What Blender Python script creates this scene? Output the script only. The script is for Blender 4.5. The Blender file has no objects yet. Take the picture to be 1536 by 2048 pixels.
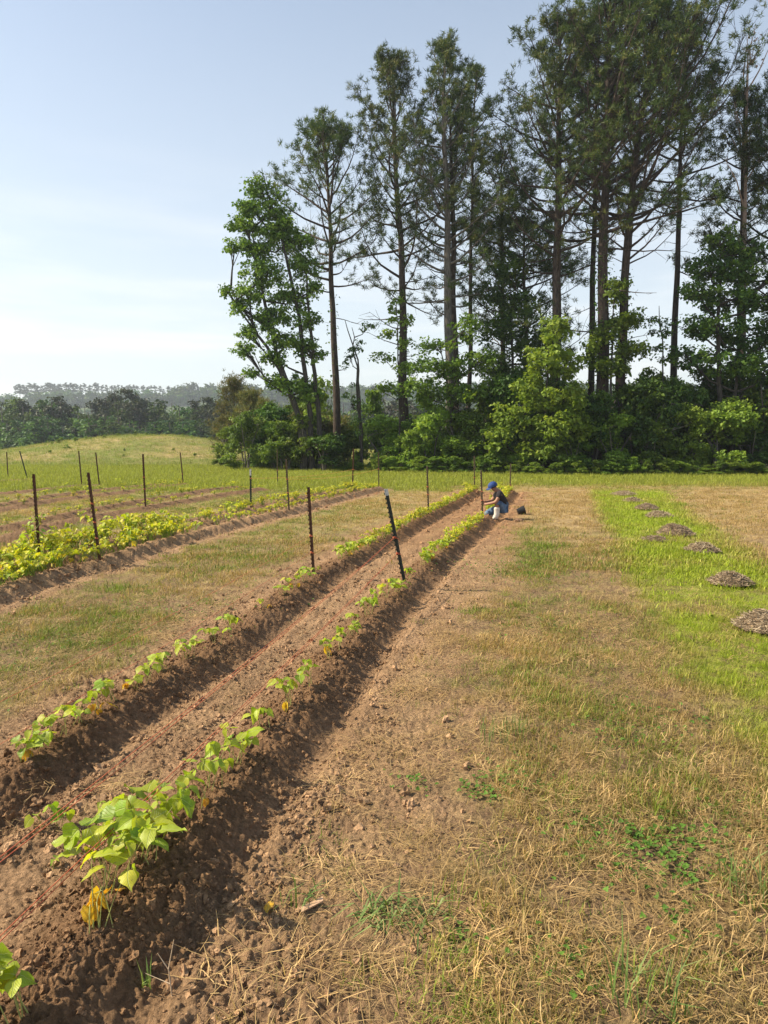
import bpy, math, random
import numpy as np
from mathutils import Vector, Matrix

R = math.radians
random.seed(7)
rng = np.random.default_rng(7)
scene = bpy.context.scene
COL = scene.collection

# ------------------------------------------------------------------ camera, sky, sun, exposure
CAM_H = 1.75
F_PX = 1420.0
PITCH = R(5.87)
cam_d = bpy.data.cameras.new('camera')
cam = bpy.data.objects.new('camera', cam_d)
COL.objects.link(cam)
cam.location = (0, 0, CAM_H)
cam.rotation_euler = (R(90) - PITCH, 0, 0)
cam_d.sensor_fit = 'VERTICAL'
cam_d.sensor_height = 34.6
cam_d.sensor_width = 25.95
cam_d.lens = 24.0
cam_d.clip_start = 0.05
cam_d.clip_end = 9000
scene.camera = cam

SUN_DIR = Vector((-0.98, 0.05, 0)).normalized()      # towards the sun, in plan
SUN_EL = R(41)
world = bpy.data.worlds.new('World')
scene.world = world
world.use_nodes = True
wn, wl = world.node_tree.nodes, world.node_tree.links
wn.clear()
wo = wn.new('ShaderNodeOutputWorld')
bg = wn.new('ShaderNodeBackground')
sky = wn.new('ShaderNodeTexSky')
sky.sky_type = 'NISHITA'
sky.sun_disc = False
sky.sun_elevation = SUN_EL
sky.sun_rotation = math.atan2(SUN_DIR.x, SUN_DIR.y)
sky.air_density = 1.1
sky.dust_density = 1.0
sky.ozone_density = 1.2
bg.inputs['Strength'].default_value = 0.095
# thin high cloud veil near the horizon
tc = wn.new('ShaderNodeTexCoord')
mp = wn.new('ShaderNodeMapping'); mp.inputs['Scale'].default_value = (1.2, 1.2, 9.0)
mp.inputs['Location'].default_value = (1.3, 0.2, 0.4)
nz = wn.new('ShaderNodeTexNoise'); nz.inputs['Scale'].default_value = 2.2; nz.inputs['Detail'].default_value = 7
nz.inputs['Roughness'].default_value = 0.55
cr = wn.new('ShaderNodeMapRange'); cr.inputs[1].default_value = 0.47; cr.inputs[2].default_value = 0.66
cr.inputs[3].default_value = 0.0; cr.inputs[4].default_value = 0.42
sx = wn.new('ShaderNodeSeparateXYZ')
el = wn.new('ShaderNodeMapRange'); el.inputs[1].default_value = 0.08; el.inputs[2].default_value = 0.36
el.inputs[3].default_value = 1.0; el.inputs[4].default_value = 0.0
mu = wn.new('ShaderNodeMath'); mu.operation = 'MULTIPLY'
hz = wn.new('ShaderNodeMapRange'); hz.inputs[1].default_value = 0.0; hz.inputs[2].default_value = 0.62
hz.inputs[3].default_value = 0.74; hz.inputs[4].default_value = 0.12; hz.clamp = True
mx0 = wn.new('ShaderNodeMix'); mx0.data_type = 'RGBA'
mx0.inputs['B'].default_value = (6.0, 6.35, 6.5, 1)
mx = wn.new('ShaderNodeMix'); mx.data_type = 'RGBA'
mx.inputs['B'].default_value = (7.9, 7.55, 7.2, 1)
wl.new(tc.outputs['Generated'], mp.inputs[0]); wl.new(mp.outputs[0], nz.inputs[0])
wl.new(nz.outputs[0], cr.inputs[0]); wl.new(tc.outputs['Generated'], sx.inputs[0])
wl.new(sx.outputs['Z'], el.inputs[0]); wl.new(sx.outputs['Z'], hz.inputs[0])
wl.new(cr.outputs[0], mu.inputs[0]); wl.new(el.outputs[0], mu.inputs[1])
wl.new(sky.outputs[0], mx0.inputs['A']); wl.new(hz.outputs[0], mx0.inputs['Factor'])
wl.new(mx0.outputs['Result'], mx.inputs['A']); wl.new(mu.outputs[0], mx.inputs['Factor'])
wl.new(mx.outputs['Result'], bg.inputs[0]); wl.new(bg.outputs[0], wo.inputs[0])

sun_d = bpy.data.lights.new('sun', 'SUN')
sun_d.energy = 5.0
sun_d.angle = R(0.55)
sun_d.color = (1.0, 0.87, 0.66)
sun = bpy.data.objects.new('sun', sun_d)
COL.objects.link(sun)
sv = Vector((SUN_DIR.x * math.cos(SUN_EL), SUN_DIR.y * math.cos(SUN_EL), math.sin(SUN_EL)))
sun.rotation_euler = sv.to_track_quat('Z', 'Y').to_euler()
sun.location = sv * 60

scene.view_settings.view_transform = 'Standard'
scene.view_settings.look = 'None'
scene.view_settings.exposure = 0.86
scene.view_settings.gamma = 1.0
scene.view_settings.use_curve_mapping = False
scene.cycles.max_bounces = 6
scene.cycles.volume_bounces = 0
scene.cycles.transparent_max_bounces = 8
scene.cycles.caustics_reflective = False
scene.cycles.caustics_refractive = False

# ------------------------------------------------------------------ pixel -> world
def ray(px, py):
    u = (px - 768) / F_PX; v = (py - 1024) / F_PX
    return Vector((u, math.cos(PITCH) - v * math.sin(PITCH), -math.sin(PITCH) - v * math.cos(PITCH)))
def P(px, py, z=0.0):
    d = ray(px, py); t = (CAM_H - z) / max(1e-4, -d.z)
    return Vector((d.x * t, d.y * t, z))
def W(px, py, D):
    d = ray(px, py); t = D / d.y
    return Vector((d.x * t, D, CAM_H + d.z * t))
def pix(x, y, z=0.0):
    y = np.maximum(y, 0.05)
    zz = z - CAM_H
    dep = y * math.cos(PITCH) - zz * math.sin(PITCH)
    up = y * math.sin(PITCH) + zz * math.cos(PITCH)
    return 768 + x / dep * F_PX, 1024 - up / dep * F_PX

# ------------------------------------------------------------------ noise
_perm = np.random.default_rng(3).permutation(4096).astype(np.int64)
_ga = np.random.default_rng(4).uniform(0, 2 * np.pi, 4096)
_gx, _gy = np.cos(_ga), np.sin(_ga)
def perlin(x, y):
    xi = np.floor(x).astype(np.int64); yi = np.floor(y).astype(np.int64)
    xf = x - xi; yf = y - yi
    u = xf * xf * xf * (xf * (xf * 6 - 15) + 10); v = yf * yf * yf * (yf * (yf * 6 - 15) + 10)
    def g(ix, iy, dx, dy):
        h = _perm[(_perm[ix & 4095] + iy) & 4095]
        return _gx[h] * dx + _gy[h] * dy
    a = g(xi, yi, xf, yf); b = g(xi + 1, yi, xf - 1, yf)
    c = g(xi, yi + 1, xf, yf - 1); d = g(xi + 1, yi + 1, xf - 1, yf - 1)
    return (a + (b - a) * u + (c - a) * v + (a - b - c + d) * u * v) * 1.5
def fbm(x, y, o=4, rough=0.5):
    s = 0; a = 1; t = 0
    for i in range(o):
        s = s + perlin(x + 17.3 * i, y - 9.1 * i) * a; t += a
        x = x * 2.03; y = y * 2.03; a *= rough
    return s / t
def sstep(a, b, x):
    t = np.clip((x - a) / (b - a), 0, 1); return t * t * (3 - 2 * t)

# ------------------------------------------------------------------ rows (crest lines read off the photograph)
def rowline(pts, z=0.12, ext=3.0):
    w = [P(a, b, z) for a, b in pts]
    w = [(p.x, p.y) for p in w]
    (x0, y0), (x1, y1) = w[0], w[1]
    d = math.hypot(x1 - x0, y1 - y0)
    w.insert(0, (x0 - (x1 - x0) / d * ext, y0 - (y1 - y0) / d * ext))
    return np.array(w)
ROWS = {
    'R1': rowline([(20, 2010), (200, 1820), (300, 1700), (405, 1590), (485, 1505), (590, 1395), (665, 1305), (742, 1222), (806, 1160), (880, 1096), (965, 1033), (1020, 978)]),
    'R2': rowline([(40, 1502), (115, 1455), (200, 1405), (300, 1350), (380, 1305), (450, 1266), (525, 1215), (600, 1160), (626, 1140), (700, 1102), (780, 1062), (856, 1024), (912, 998), (950, 977)]),
    'L1': rowline([(10, 1165), (75, 1142), (140, 1127), (197, 1115), (230, 1102), (320, 1076), (400, 1056), (470, 1038), (577, 1015), (640, 998), (757, 972)]),
    'L2': rowline([(0, 1132), (78, 1112), (160, 1090), (250, 1072), (330, 1053), (420, 1030), (503, 1012), (600, 992), (706, 973)]),
    'L3': rowline([(0, 1066), (100, 1040), (200, 1022), (290, 1007), (400, 990), (520, 972)]),
    'L4': rowline([(0, 1046), (100, 1028), (180, 1012), (300, 992), (420, 974), (480, 969)]),
    'L5': rowline([(0, 1010), (100, 994), (200, 983), (280, 974), (366, 963)]),
    'L6': rowline([(0, 1002), (90, 986), (190, 975), (260, 968), (320, 963)]),
    'L7': rowline([(0, 980), (60, 975), (120, 969), (163, 965), (198, 965)]),
    'L8': rowline([(-60, 964), (0, 957), (56, 954)]),
}
ROWH = {'R1': .15, 'R2': .14, 'L1': .16, 'L2': .14, 'L3': .10, 'L4': .11, 'L5': .10, 'L6': .09, 'L7': .08, 'L8': .07}
def rowdist(name, X, Y):
    """signed lateral distance (+ = right of the row) and the distance past its far end"""
    L = ROWS[name]
    best = np.full(X.shape, 1e9); sg = np.zeros(X.shape); past = np.zeros(X.shape)
    for i in range(len(L) - 1):
        ax, ay = L[i]; bx, by = L[i + 1]
        dx, dy = bx - ax, by - ay; ll = dx * dx + dy * dy
        t = ((X - ax) * dx + (Y - ay) * dy) / ll
        tc_ = np.clip(t, 0, 1)
        d = np.hypot(X - ax - dx * tc_, Y - ay - dy * tc_)
        s = np.sign((X - ax) * dy - (Y - ay) * dx)
        m = d < best
        best = np.where(m, d, best); sg = np.where(m, s, sg)
        if i == len(L) - 2:
            past = np.maximum(0, (t - 1)) * math.sqrt(ll)
    return best * sg, past

# ------------------------------------------------------------------ terrain
_sil_x = np.array([-3000, -900, -400, 0, 60, 130, 200, 270, 350, 420, 460, 700, 1200, 3000])
_sil_y = np.array([930, 930, 920, 903, 894, 884, 876, 871, 872, 880, 892, 900, 905, 905])
def terrain(X, Y):
    Ys = np.maximum(Y, 1.0)
    px = 768 + X / Ys * F_PX
    ys = np.interp(px, _sil_x, _sil_y)
    hc = 1.75 + (878 - ys) / F_PX * 76
    up = sstep(44, 77, Y) * hc
    fall = sstep(78, 140, Y) * 15.5
    rise = sstep(330, 720, Y) * (56 + 6 * np.sin(X / 140.0 + 1.0))
    far = sstep(760, 1500, Y) * 20
    und = fbm(X / 90, Y / 90, 3) * 5 * sstep(100, 200, Y) + fbm(X / 14 + 5, Y / 14, 2) * .25 * sstep(46, 60, Y)
    # the open mown ground is very slightly uneven
    near = fbm(X / 3.1, Y / 3.1, 2) * 0.02 * sstep(.5, 2, np.abs(Y))
    side = sstep(60, 200, np.abs(X)) * sstep(-2000, 40, -np.abs(Y - 20)) * 0
    return up - fall + rise - far + und + near + side

def soil_fields(X, Y):
    """bed height, bare-soil mask, all rows"""
    H = np.zeros_like(X); S = np.zeros_like(X)
    dist = {}
    act = (Y < 50) & (Y > -6)
    n1 = fbm(X * 1.7, Y * 1.7, 3); n2 = fbm(X * 5.0 + 9, Y * 5.0, 2)
    for k in ROWS:
        d, past = rowdist(k, X, Y)
        dist[k] = (d, past)
        dd = d + n1 * .05 + n2 * .02
        h = ROWH[k]
        endf = 1 - sstep(0.0, .5, past)
        prof = h * .74 * np.exp(-np.abs((dd - .015) / .165) ** 2.2) * (1 - .15 * np.exp(-(dd / .06) ** 2))
        if k in ('R1', 'R2', 'L1', 'L2'):
            fur = -.034 * np.exp(-((dd - .30) / .08) ** 2) - .02 * np.exp(-((dd + .43) / .11) ** 2)
            lip = .018 * np.exp(-((dd - .43) / .05) ** 2) + .012 * np.exp(-((dd + .5) / .07) ** 2)
            wid = .52
        else:
            fur = -.03 * np.exp(-((dd - .42) / .11) ** 2); lip = 0; wid = .27
        H = H + (prof + fur + lip) * endf
        nn = n1 * .22 + n2 * .12
        S = np.maximum(S, (1 - sstep(wid, wid + .22, np.abs(d) + nn)) * endf)
    # trampled bare path between the two near rows
    d1, p1 = dist['R1']; d2, p2 = dist['R2']
    btw = (d1 < 0) & (d2 > 0)
    endf = 1 - sstep(0, .6, np.minimum(p1, p2) + n1 * .5)
    S = np.maximum(S, np.where(btw & act, endf * (.93 + .1 * n1), 0))
    # thin bare margin right of the near row, scrappy straw over soil
    mw = 1.25 - .018 * Y
    S = np.maximum(S, .84 * (1 - sstep(mw * .62, mw * 1.25, d1 + n1 * .6 + n2 * .3)) * (d1 > 0) * (1 - sstep(0, .8, p1)))
    S = np.maximum(S, .55 * (1 - sstep(.6, 1.05, -d2 + n1 * .4 + n2 * .2)) * (d2 < 0) * (1 - sstep(0, .8, p2)))
    for a, b in (('L1', 'L2'), ('L3', 'L4')):
        da, pa = dist[a]; db, pb = dist[b]
        S = np.maximum(S, np.where((da < 0) & (db > 0), (.8 if a == 'L1' else .15) * (1 - sstep(0, .5, np.minimum(pa, pb))), 0))
    return H, np.clip(S, 0, 1) * act, dist

def green_field(X, Y):
    """0 = dead straw, 1 = fresh green (turf only), and 'lush' for the uncut strip"""
    px, py = pix(X, Y)
    py = np.where(Y < 1.2, 2300, py)
    n = fbm(X / 1.6, Y / 1.6, 4, .6); n3 = fbm(X / .5 + 3, Y / .5, 3); nb = fbm(X / 6 + 7, Y / 6, 2)
    wob = fbm(X / .9, Y / .9, 3) * 26 * np.clip((py - 900) / 300, .15, 2)
    lx = np.interp(py, [948, 982, 1000, 1060, 1190, 1350, 1520, 1700, 2300], [1160, 1178, 1188, 1224, 1284, 1385, 1530, 1700, 2300])
    rx = np.interp(py, [948, 982, 1000, 1040, 1100, 1150, 1260, 1500, 2300], [1345, 1330, 1345, 1395, 1485, 1560, 1720, 2000, 3200])
    soft = np.clip((py - 930) * .15, 6, 70)
    lush = sstep(-1, 1, (px + wob - lx) / soft) * sstep(-1, 1, (rx - px - wob) / (soft * 1.6)) * sstep(976, 986, py)
    back = 1 - sstep(966, 980, py + n * 6 + np.where(px < 900, -10, 0))     # rough uncut grass before the wood
    g = np.full(X.shape, .36) + n * .62 + n3 * .22
    # left lawns
    left = sstep(.2, -.6, px - np.interp(py, [960, 1000, 1140, 1300, 1500, 2300], [860, 800, 560, 330, 0, -900]))
    leftm = px < np.interp(py, [960, 1000, 1140, 1300, 1500, 2300], [860, 800, 560, 330, 0, -900])
    g = np.where(leftm, .50 + n * .50 + n3 * .15 + nb * .25, g)
    g = np.where(leftm & (py < 985), .78 + n * .2, g)
    # tan zones
    g = g + .04 * sstep(900, 1400, px) * sstep(1250, 1600, py)
    tan1 = sstep(1010, 1040, px) * sstep(1215, 1175, px) * sstep(1085, 1045, py) * sstep(972, 982, py)
    tan2 = sstep(0, 60, px - rx) * sstep(1110, 1060, py + (px - 1400) * -.1) * sstep(972, 984, py)
    tan3 = sstep(700, 740, px) * sstep(960, 930, px) * sstep(1040, 1000, py) * sstep(975, 985, py)
    g = g * (1 - .8 * tan1) * (1 - .75 * tan2) * (1 - .5 * tan3)
    patch = np.exp(-(((px - 1060) / 60) ** 2 + ((py - 1100) / 55) ** 2)) * .45
    g = g + patch + np.exp(-(((px - 1130) / 80) ** 2 + ((py - 1180) / 60) ** 2)) * .15
    g = np.maximum(g, back * (.85 + n * .2))
    mound = sstep(46, 56, Y)
    g = np.where(mound > 0, g * (1 - mound) + mound * np.clip(.62 + nb * .6 + n * .4, 0, 1), g)
    g = g + .0
    lush = lush * np.clip(.95 + n * 1.0 + n3 * .4, .3, 1)
    return np.clip(g, 0, 1), np.clip(lush, 0, 1), back

def lerp3(a, b, t):
    t = t[..., None]; return a * (1 - t) + b * t
C_SOIL = np.array([.235, .138, .074]); C_SOIL2 = np.array([.42, .268, .152]); C_SOILD = np.array([.105, .060, .034])
C_STRAW = np.array([.40, .275, .115]); C_STRAW2 = np.array([.50, .375, .19])
C_GREEN = np.array([.17, .205, .04]); C_LUSH = np.array([.26, .33, .03])

def zcol(X, Y):
    H, S, dist = soil_fields(X, Y)
    g, lush, back = green_field(X, Y)
    n = fbm(X * 2.2 + 4, Y * 2.2, 4, .6); n2 = fbm(X * 9, Y * 9 + 5, 3, .6)
    d1 = np.abs(dist['R1'][0]); d2 = np.abs(dist['R2'][0])
    dist_row = np.minimum(d1, d2)
    moist = 1 - sstep(.14, .40, dist_row + n * .1)
    soil = lerp3(C_SOIL2 + 0 * X[..., None], C_SOIL, np.clip(.14 + .86 * moist + n * .45, 0, 1))
    redder = sstep(9, 15, Y) * .55 * (dist['R2'][0] > -1.2)
    soil = lerp3(soil, np.array([.33, .175, .085]) + 0 * soil, redder * (1 - moist * .5))
    soil = lerp3(soil, C_SOIL * .8 + 0 * soil, .75 * (dist['L1'][0] < -.9))
    soil = lerp3(soil, C_SOILD + 0 * soil, np.clip(n2 * .6, 0, .4))
    straw = lerp3(C_STRAW + 0 * soil, C_STRAW2, np.clip(.5 + n, 0, 1))
    turf = lerp3(straw, C_GREEN + 0 * soil, np.clip(g * 1.15 - .05 + n2 * .2, 0, 1))
    turf = lerp3(turf, C_LUSH + 0 * soil, np.clip(lush * .9, 0, 1))
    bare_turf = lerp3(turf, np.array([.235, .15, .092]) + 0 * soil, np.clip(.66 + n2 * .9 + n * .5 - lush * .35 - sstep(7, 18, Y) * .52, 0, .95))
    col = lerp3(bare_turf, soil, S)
    fg = sstep(100, 240, Y)
    col = lerp3(col, np.array([.07, .10, .035]) + 0 * soil, fg)
    return col, H, S, g, lush, back, dist

# ------------------------------------------------------------------ object helpers
def props(o, label=None, cat=None, group=None, kind=None):
    if label: o['label'] = label
    if cat: o['category'] = cat
    if group: o['group'] = group
    if kind: o['kind'] = kind
    return o
def mesh_np(name, V, faces, attrs=None, smooth=False):
    V = np.asarray(V, dtype=np.float32).reshape(-1, 3)
    me = bpy.data.meshes.new(name)
    me.vertices.add(len(V)); me.vertices.foreach_set('co', V.ravel())
    faces = [np.asarray(f, dtype=np.int32) for f in faces if len(f)]
    nl = sum(f.size for f in faces); nf = sum(len(f) for f in faces)
    me.loops.add(nl); me.polygons.add(nf)
    me.loops.foreach_set('vertex_index', np.concatenate([f.ravel() for f in faces]) if faces else np.zeros(0, np.int32))
    st = []; tot = []; o = 0
    for f in faces:
        k = f.shape[1]
        st.append(o + np.arange(len(f)) * k); tot.append(np.full(len(f), k)); o += f.size
    me.polygons.foreach_set('loop_start', np.concatenate(st).astype(np.int32))
    me.polygons.foreach_set('use_smooth', np.full(nf, smooth))
    me.update(calc_edges=True)
    for k, (typ, val) in (attrs or {}).items():
        a = me.attributes.new(k, typ, 'POINT')
        val = np.asarray(val, dtype=np.float32)
        if typ == 'FLOAT': a.data.foreach_set('value', val.ravel())
        elif typ == 'FLOAT_COLOR':
            if val.shape[1] == 3: val = np.hstack([val, np.ones((len(val), 1), np.float32)])
            a.data.foreach_set('color', val.ravel())
        elif typ == 'FLOAT_VECTOR': a.data.foreach_set('vector', val.ravel())
    return me
def link(name, data, mat=None, parent=None, loc=None):
    o = bpy.data.objects.new(name, data)
    COL.objects.link(o)
    if mat is not None and data is not None and hasattr(data, 'materials') and len(data.materials) == 0:
        data.materials.append(mat)
    if parent is not None: o.parent = parent
    if loc is not None: o.location = loc
    return o
def empty(name, loc, rz=0.0):
    o = bpy.data.objects.new(name, None); COL.objects.link(o)
    o.location = loc; o.rotation_euler = (0, 0, rz); o.empty_display_size = .2
    return o
class Geo:
    """collects pieces of ONE mesh"""
    def __init__(s): s.V = []; s.F = {3: [], 4: []}; s.n = 0; s.A = []
    def add(s, V, F, a=0.0):
        V = np.asarray(V, float).reshape(-1, 3); F = np.asarray(F)
        if len(F): s.F[F.shape[1]].append(F + s.n)
        s.V.append(V); s.A.append(np.broadcast_to(np.asarray(a, float), (len(V),))); s.n += len(V)
    def mesh(s, name, smooth=False):
        fs = [np.concatenate(v) for v in s.F.values() if v]
        return mesh_np(name, np.concatenate(s.V), fs, {'rv': ('FLOAT', np.concatenate(s.A))}, smooth)
def tube(g, pts, rad, sides=6, a=0.0, cap=True):
    pts = np.asarray(pts, float); n = len(pts)
    rad = np.broadcast_to(np.asarray(rad, float), (n,))
    T = np.gradient(pts, axis=0); T /= np.linalg.norm(T, axis=1, keepdims=True) + 1e-9
    ref = np.array([0, 0, 1.0]) if abs(T[0, 2]) < .8 else np.array([1.0, 0, 0])
    U = np.cross(T, ref); U /= np.linalg.norm(U, axis=1, keepdims=True) + 1e-9
    Vv = np.cross(T, U)
    an = np.arange(sides) * 2 * np.pi / sides
    ring = pts[:, None, :] + rad[:, None, None] * (np.cos(an)[None, :, None] * U[:, None, :] + np.sin(an)[None, :, None] * Vv[:, None, :])
    V = ring.reshape(-1, 3)
    i = np.arange(n - 1)[:, None] * sides; j = np.arange(sides)[None, :]; j2 = (j + 1) % sides
    F = np.stack([i + j, i + j2, i + sides + j2, i + sides + j], -1).reshape(-1, 4)
    g.add(V, F, a)
    if cap:
        c = np.vstack([ring[-1], pts[-1] + T[-1] * rad[-1] * .3])
        g.add(c, [[k, (k + 1) % sides, sides] for k in range(sides)], a)
        c = np.vstack([ring[0], pts[0]])
        g.add(c, [[(k + 1) % sides, k, sides] for k in range(sides)], a)
def boxg(g, lo, hi, M=None, a=0.0):
    x0, y0, z0 = lo; x1, y1, z1 = hi
    V = np.array([[x0, y0, z0], [x1, y0, z0], [x1, y1, z0], [x0, y1, z0], [x0, y0, z1], [x1, y0, z1], [x1, y1, z1], [x0, y1, z1]], float)
    if M is not None: V = V @ np.array(M)[:3, :3].T + np.array(M)[:3, 3]
    g.add(V, [[0, 3, 2, 1], [4, 5, 6, 7], [0, 1, 5, 4], [1, 2, 6, 5], [2, 3, 7, 6], [3, 0, 4, 7]], a)
def unit(v): return v / (np.linalg.norm(v, axis=-1, keepdims=True) + 1e-9)

# ------------------------------------------------------------------ materials
def new_mat(name):
    m = bpy.data.materials.new(name); m.use_nodes = True
    nt = m.node_tree; nt.nodes.clear()
    return m, nt.nodes, nt.links
def ramp(N, stops):
    r = N.new('ShaderNodeValToRGB'); e = r.color_ramp.elements
    while len(e) > 1: e.remove(e[-1])
    e[0].position = stops[0][0]; e[0].color = (*stops[0][1], 1)
    for p, c in stops[1:]:
        x = e.new(p); x.color = (*c, 1)
    return r
def simple_mat(name, c1, c2, scale=20, rough=.7, bump=.3, bscale=60, metal=0.0, spec=.3):
    m, N, L = new_mat(name)
    o = N.new('ShaderNodeOutputMaterial'); b = N.new('ShaderNodeBsdfPrincipled')
    t = N.new('ShaderNodeTexCoord'); n = N.new('ShaderNodeTexNoise'); n.inputs['Scale'].default_value = scale
    n.inputs['Detail'].default_value = 6
    r = ramp(N, [(.35, c1), (.65, c2)])
    n2 = N.new('ShaderNodeTexNoise'); n2.inputs['Scale'].default_value = bscale; n2.inputs['Detail'].default_value = 4
    bp = N.new('ShaderNodeBump'); bp.inputs['Strength'].default_value = bump; bp.inputs['Distance'].default_value = .01
    L.new(t.outputs['Object'], n.inputs[0]); L.new(t.outputs['Object'], n2.inputs[0])
    L.new(n.outputs[0], r.inputs[0]); L.new(r.outputs[0], b.inputs['Base Color'])
    L.new(n2.outputs[0], bp.inputs['Height']); L.new(bp.outputs[0], b.inputs['Normal'])
    b.inputs['Roughness'].default_value = rough; b.inputs['Metallic'].default_value = metal
    b.inputs['Specular IOR Level'].default_value = spec
    L.new(b.outputs[0], o.inputs[0])
    return m
def leaf_mat(name, stops, trans=.35, rough=.55, spec=.25, objvar=.15, instancer=False, veins=False, tmul=(1.25, 1.2, .5)):
    """stops: ramp over the per-leaf random attribute 'rv'"""
    m, N, L = new_mat(name)
    o = N.new('ShaderNodeOutputMaterial'); b = N.new('ShaderNodeBsdfPrincipled'); t = N.new('ShaderNodeBsdfTranslucent')
    mix = N.new('ShaderNodeMixShader'); mix.inputs[0].default_value = trans
    at = N.new('ShaderNodeAttribute'); at.attribute_name = 'rv'
    if instancer:
        ai = N.new('ShaderNodeAttribute'); ai.attribute_type = 'INSTANCER'; ai.attribute_name = 'tint'
        r = ramp(N, [(0, (.62, .62, .62)), (1, (1.35, 1.3, 1.2))])
        L.new(at.outputs['Fac'], r.inputs[0])
        mu_ = N.new('ShaderNodeMix'); mu_.data_type = 'RGBA'; mu_.blend_type = 'MULTIPLY'; mu_.inputs['Factor'].default_value = 1
        L.new(ai.outputs['Color'], mu_.inputs['A']); L.new(r.outputs[0], mu_.inputs['B'])
        colr = mu_.outputs['Result']
    else:
        r = ramp(N, stops); L.new(at.outputs['Fac'], r.inputs[0])
        oi = N.new('ShaderNodeObjectInfo'); hs = N.new('ShaderNodeHueSaturation')
        m1 = N.new('ShaderNodeMapRange'); m1.inputs[3].default_value = 1 - objvar; m1.inputs[4].default_value = 1 + objvar
        m2 = N.new('ShaderNodeMapRange'); m2.inputs[3].default_value = .5 - objvar * .07; m2.inputs[4].default_value = .5 + objvar * .07
        L.new(oi.outputs['Random'], m1.inputs[0]); L.new(oi.outputs['Random'], m2.inputs[0])
        L.new(m1.outputs[0], hs.inputs['Value']); L.new(m2.outputs[0], hs.inputs['Hue']); L.new(r.outputs[0], hs.inputs['Color'])
        colr = hs.outputs['Color']
    if veins:
        tcx = N.new('ShaderNodeTexCoord'); wv = N.new('ShaderNodeTexNoise'); wv.inputs['Scale'].default_value = 45; wv.inputs['Detail'].default_value = 3
        mr = N.new('ShaderNodeMapRange'); mr.inputs[1].default_value = .3; mr.inputs[2].default_value = .7; mr.inputs[3].default_value = .78; mr.inputs[4].default_value = 1.18
        L.new(tcx.outputs['Object'], wv.inputs[0]); L.new(wv.outputs[0], mr.inputs[0])
        v = N.new('ShaderNodeVectorMath'); v.operation = 'SCALE'; L.new(colr, v.inputs[0]); L.new(mr.outputs[0], v.inputs['Scale'])
        colr = v.outputs[0]
        lu = N.new('ShaderNodeAttribute'); lu.attribute_name = 'luv'; sp = N.new('ShaderNodeSeparateXYZ'); L.new(lu.outputs['Vector'], sp.inputs[0])
        ab = N.new('ShaderNodeMath'); ab.operation = 'ABSOLUTE'; L.new(sp.outputs['X'], ab.inputs[0])
        mid = N.new('ShaderNodeMapRange'); mid.inputs[1].default_value = .008; mid.inputs[2].default_value = .03; mid.inputs[3].default_value = .75; mid.inputs[4].default_value = 0
        L.new(ab.outputs[0], mid.inputs[0])
        q1 = N.new('ShaderNodeMath'); q1.operation = 'MULTIPLY_ADD'; q1.inputs[1].default_value = -1.1; L.new(ab.outputs[0], q1.inputs[0]); L.new(sp.outputs['Y'], q1.inputs[2])
        q2 = N.new('ShaderNodeMath'); q2.operation = 'MULTIPLY'; q2.inputs[1].default_value = 6.5; L.new(q1.outputs[0], q2.inputs[0])
        q3 = N.new('ShaderNodeMath'); q3.operation = 'PINGPONG'; q3.inputs[1].default_value = .5; L.new(q2.outputs[0], q3.inputs[0])
        sd = N.new('ShaderNodeMapRange'); sd.inputs[1].default_value = .0; sd.inputs[2].default_value = .10; sd.inputs[3].default_value = .45; sd.inputs[4].default_value = 0
        L.new(q3.outputs[0], sd.inputs[0])
        mxv = N.new('ShaderNodeMath'); mxv.operation = 'MAXIMUM'; L.new(mid.outputs[0], mxv.inputs[0]); L.new(sd.outputs[0], mxv.inputs[1])
        vm = N.new('ShaderNodeMix'); vm.data_type = 'RGBA'; vm.inputs['B'].default_value = (.55, .62, .22, 1); L.new(mxv.outputs[0], vm.inputs['Factor']); L.new(colr, vm.inputs['A'])
        # brown specks and soil splash
        n5 = N.new('ShaderNodeTexNoise'); n5.inputs['Scale'].default_value = 9; n5.inputs['Detail'].default_value = 5; L.new(tcx.outputs['Object'], n5.inputs[0])
        r5 = N.new('ShaderNodeMapRange'); r5.inputs[1].default_value = .62; r5.inputs[2].default_value = .70; r5.inputs[3].default_value = 0; r5.inputs[4].default_value = .75; L.new(n5.outputs[0], r5.inputs[0])
        vs = N.new('ShaderNodeMix'); vs.data_type = 'RGBA'; vs.inputs['B'].default_value = (.30, .20, .08, 1); L.new(r5.outputs[0], vs.inputs['Factor']); L.new(vm.outputs['Result'], vs.inputs['A'])
        colr = vs.outputs['Result']
        bpv = N.new('ShaderNodeBump'); bpv.inputs['Distance'].default_value = .004; bpv.inputs['Strength'].default_value = .8; bpv.invert = True
        L.new(mxv.outputs[0], bpv.inputs['Height']); L.new(bpv.outputs[0], b.inputs['Normal'])
    tm = N.new('ShaderNodeMix'); tm.data_type = 'RGBA'; tm.blend_type = 'MULTIPLY'; tm.inputs['Factor'].default_value = 1
    tm.inputs['B'].default_value = (*tmul, 1)
    L.new(colr, tm.inputs['A'])
    L.new(colr, b.inputs['Base Color']); L.new(tm.outputs['Result'], t.inputs[0])
    b.inputs['Roughness'].default_value = rough; b.inputs['Specular IOR Level'].default_value = spec
    L.new(b.outputs[0], mix.inputs[1]); L.new(t.outputs[0], mix.inputs[2]); L.new(mix.outputs[0], o.inputs[0])
    return m

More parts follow.
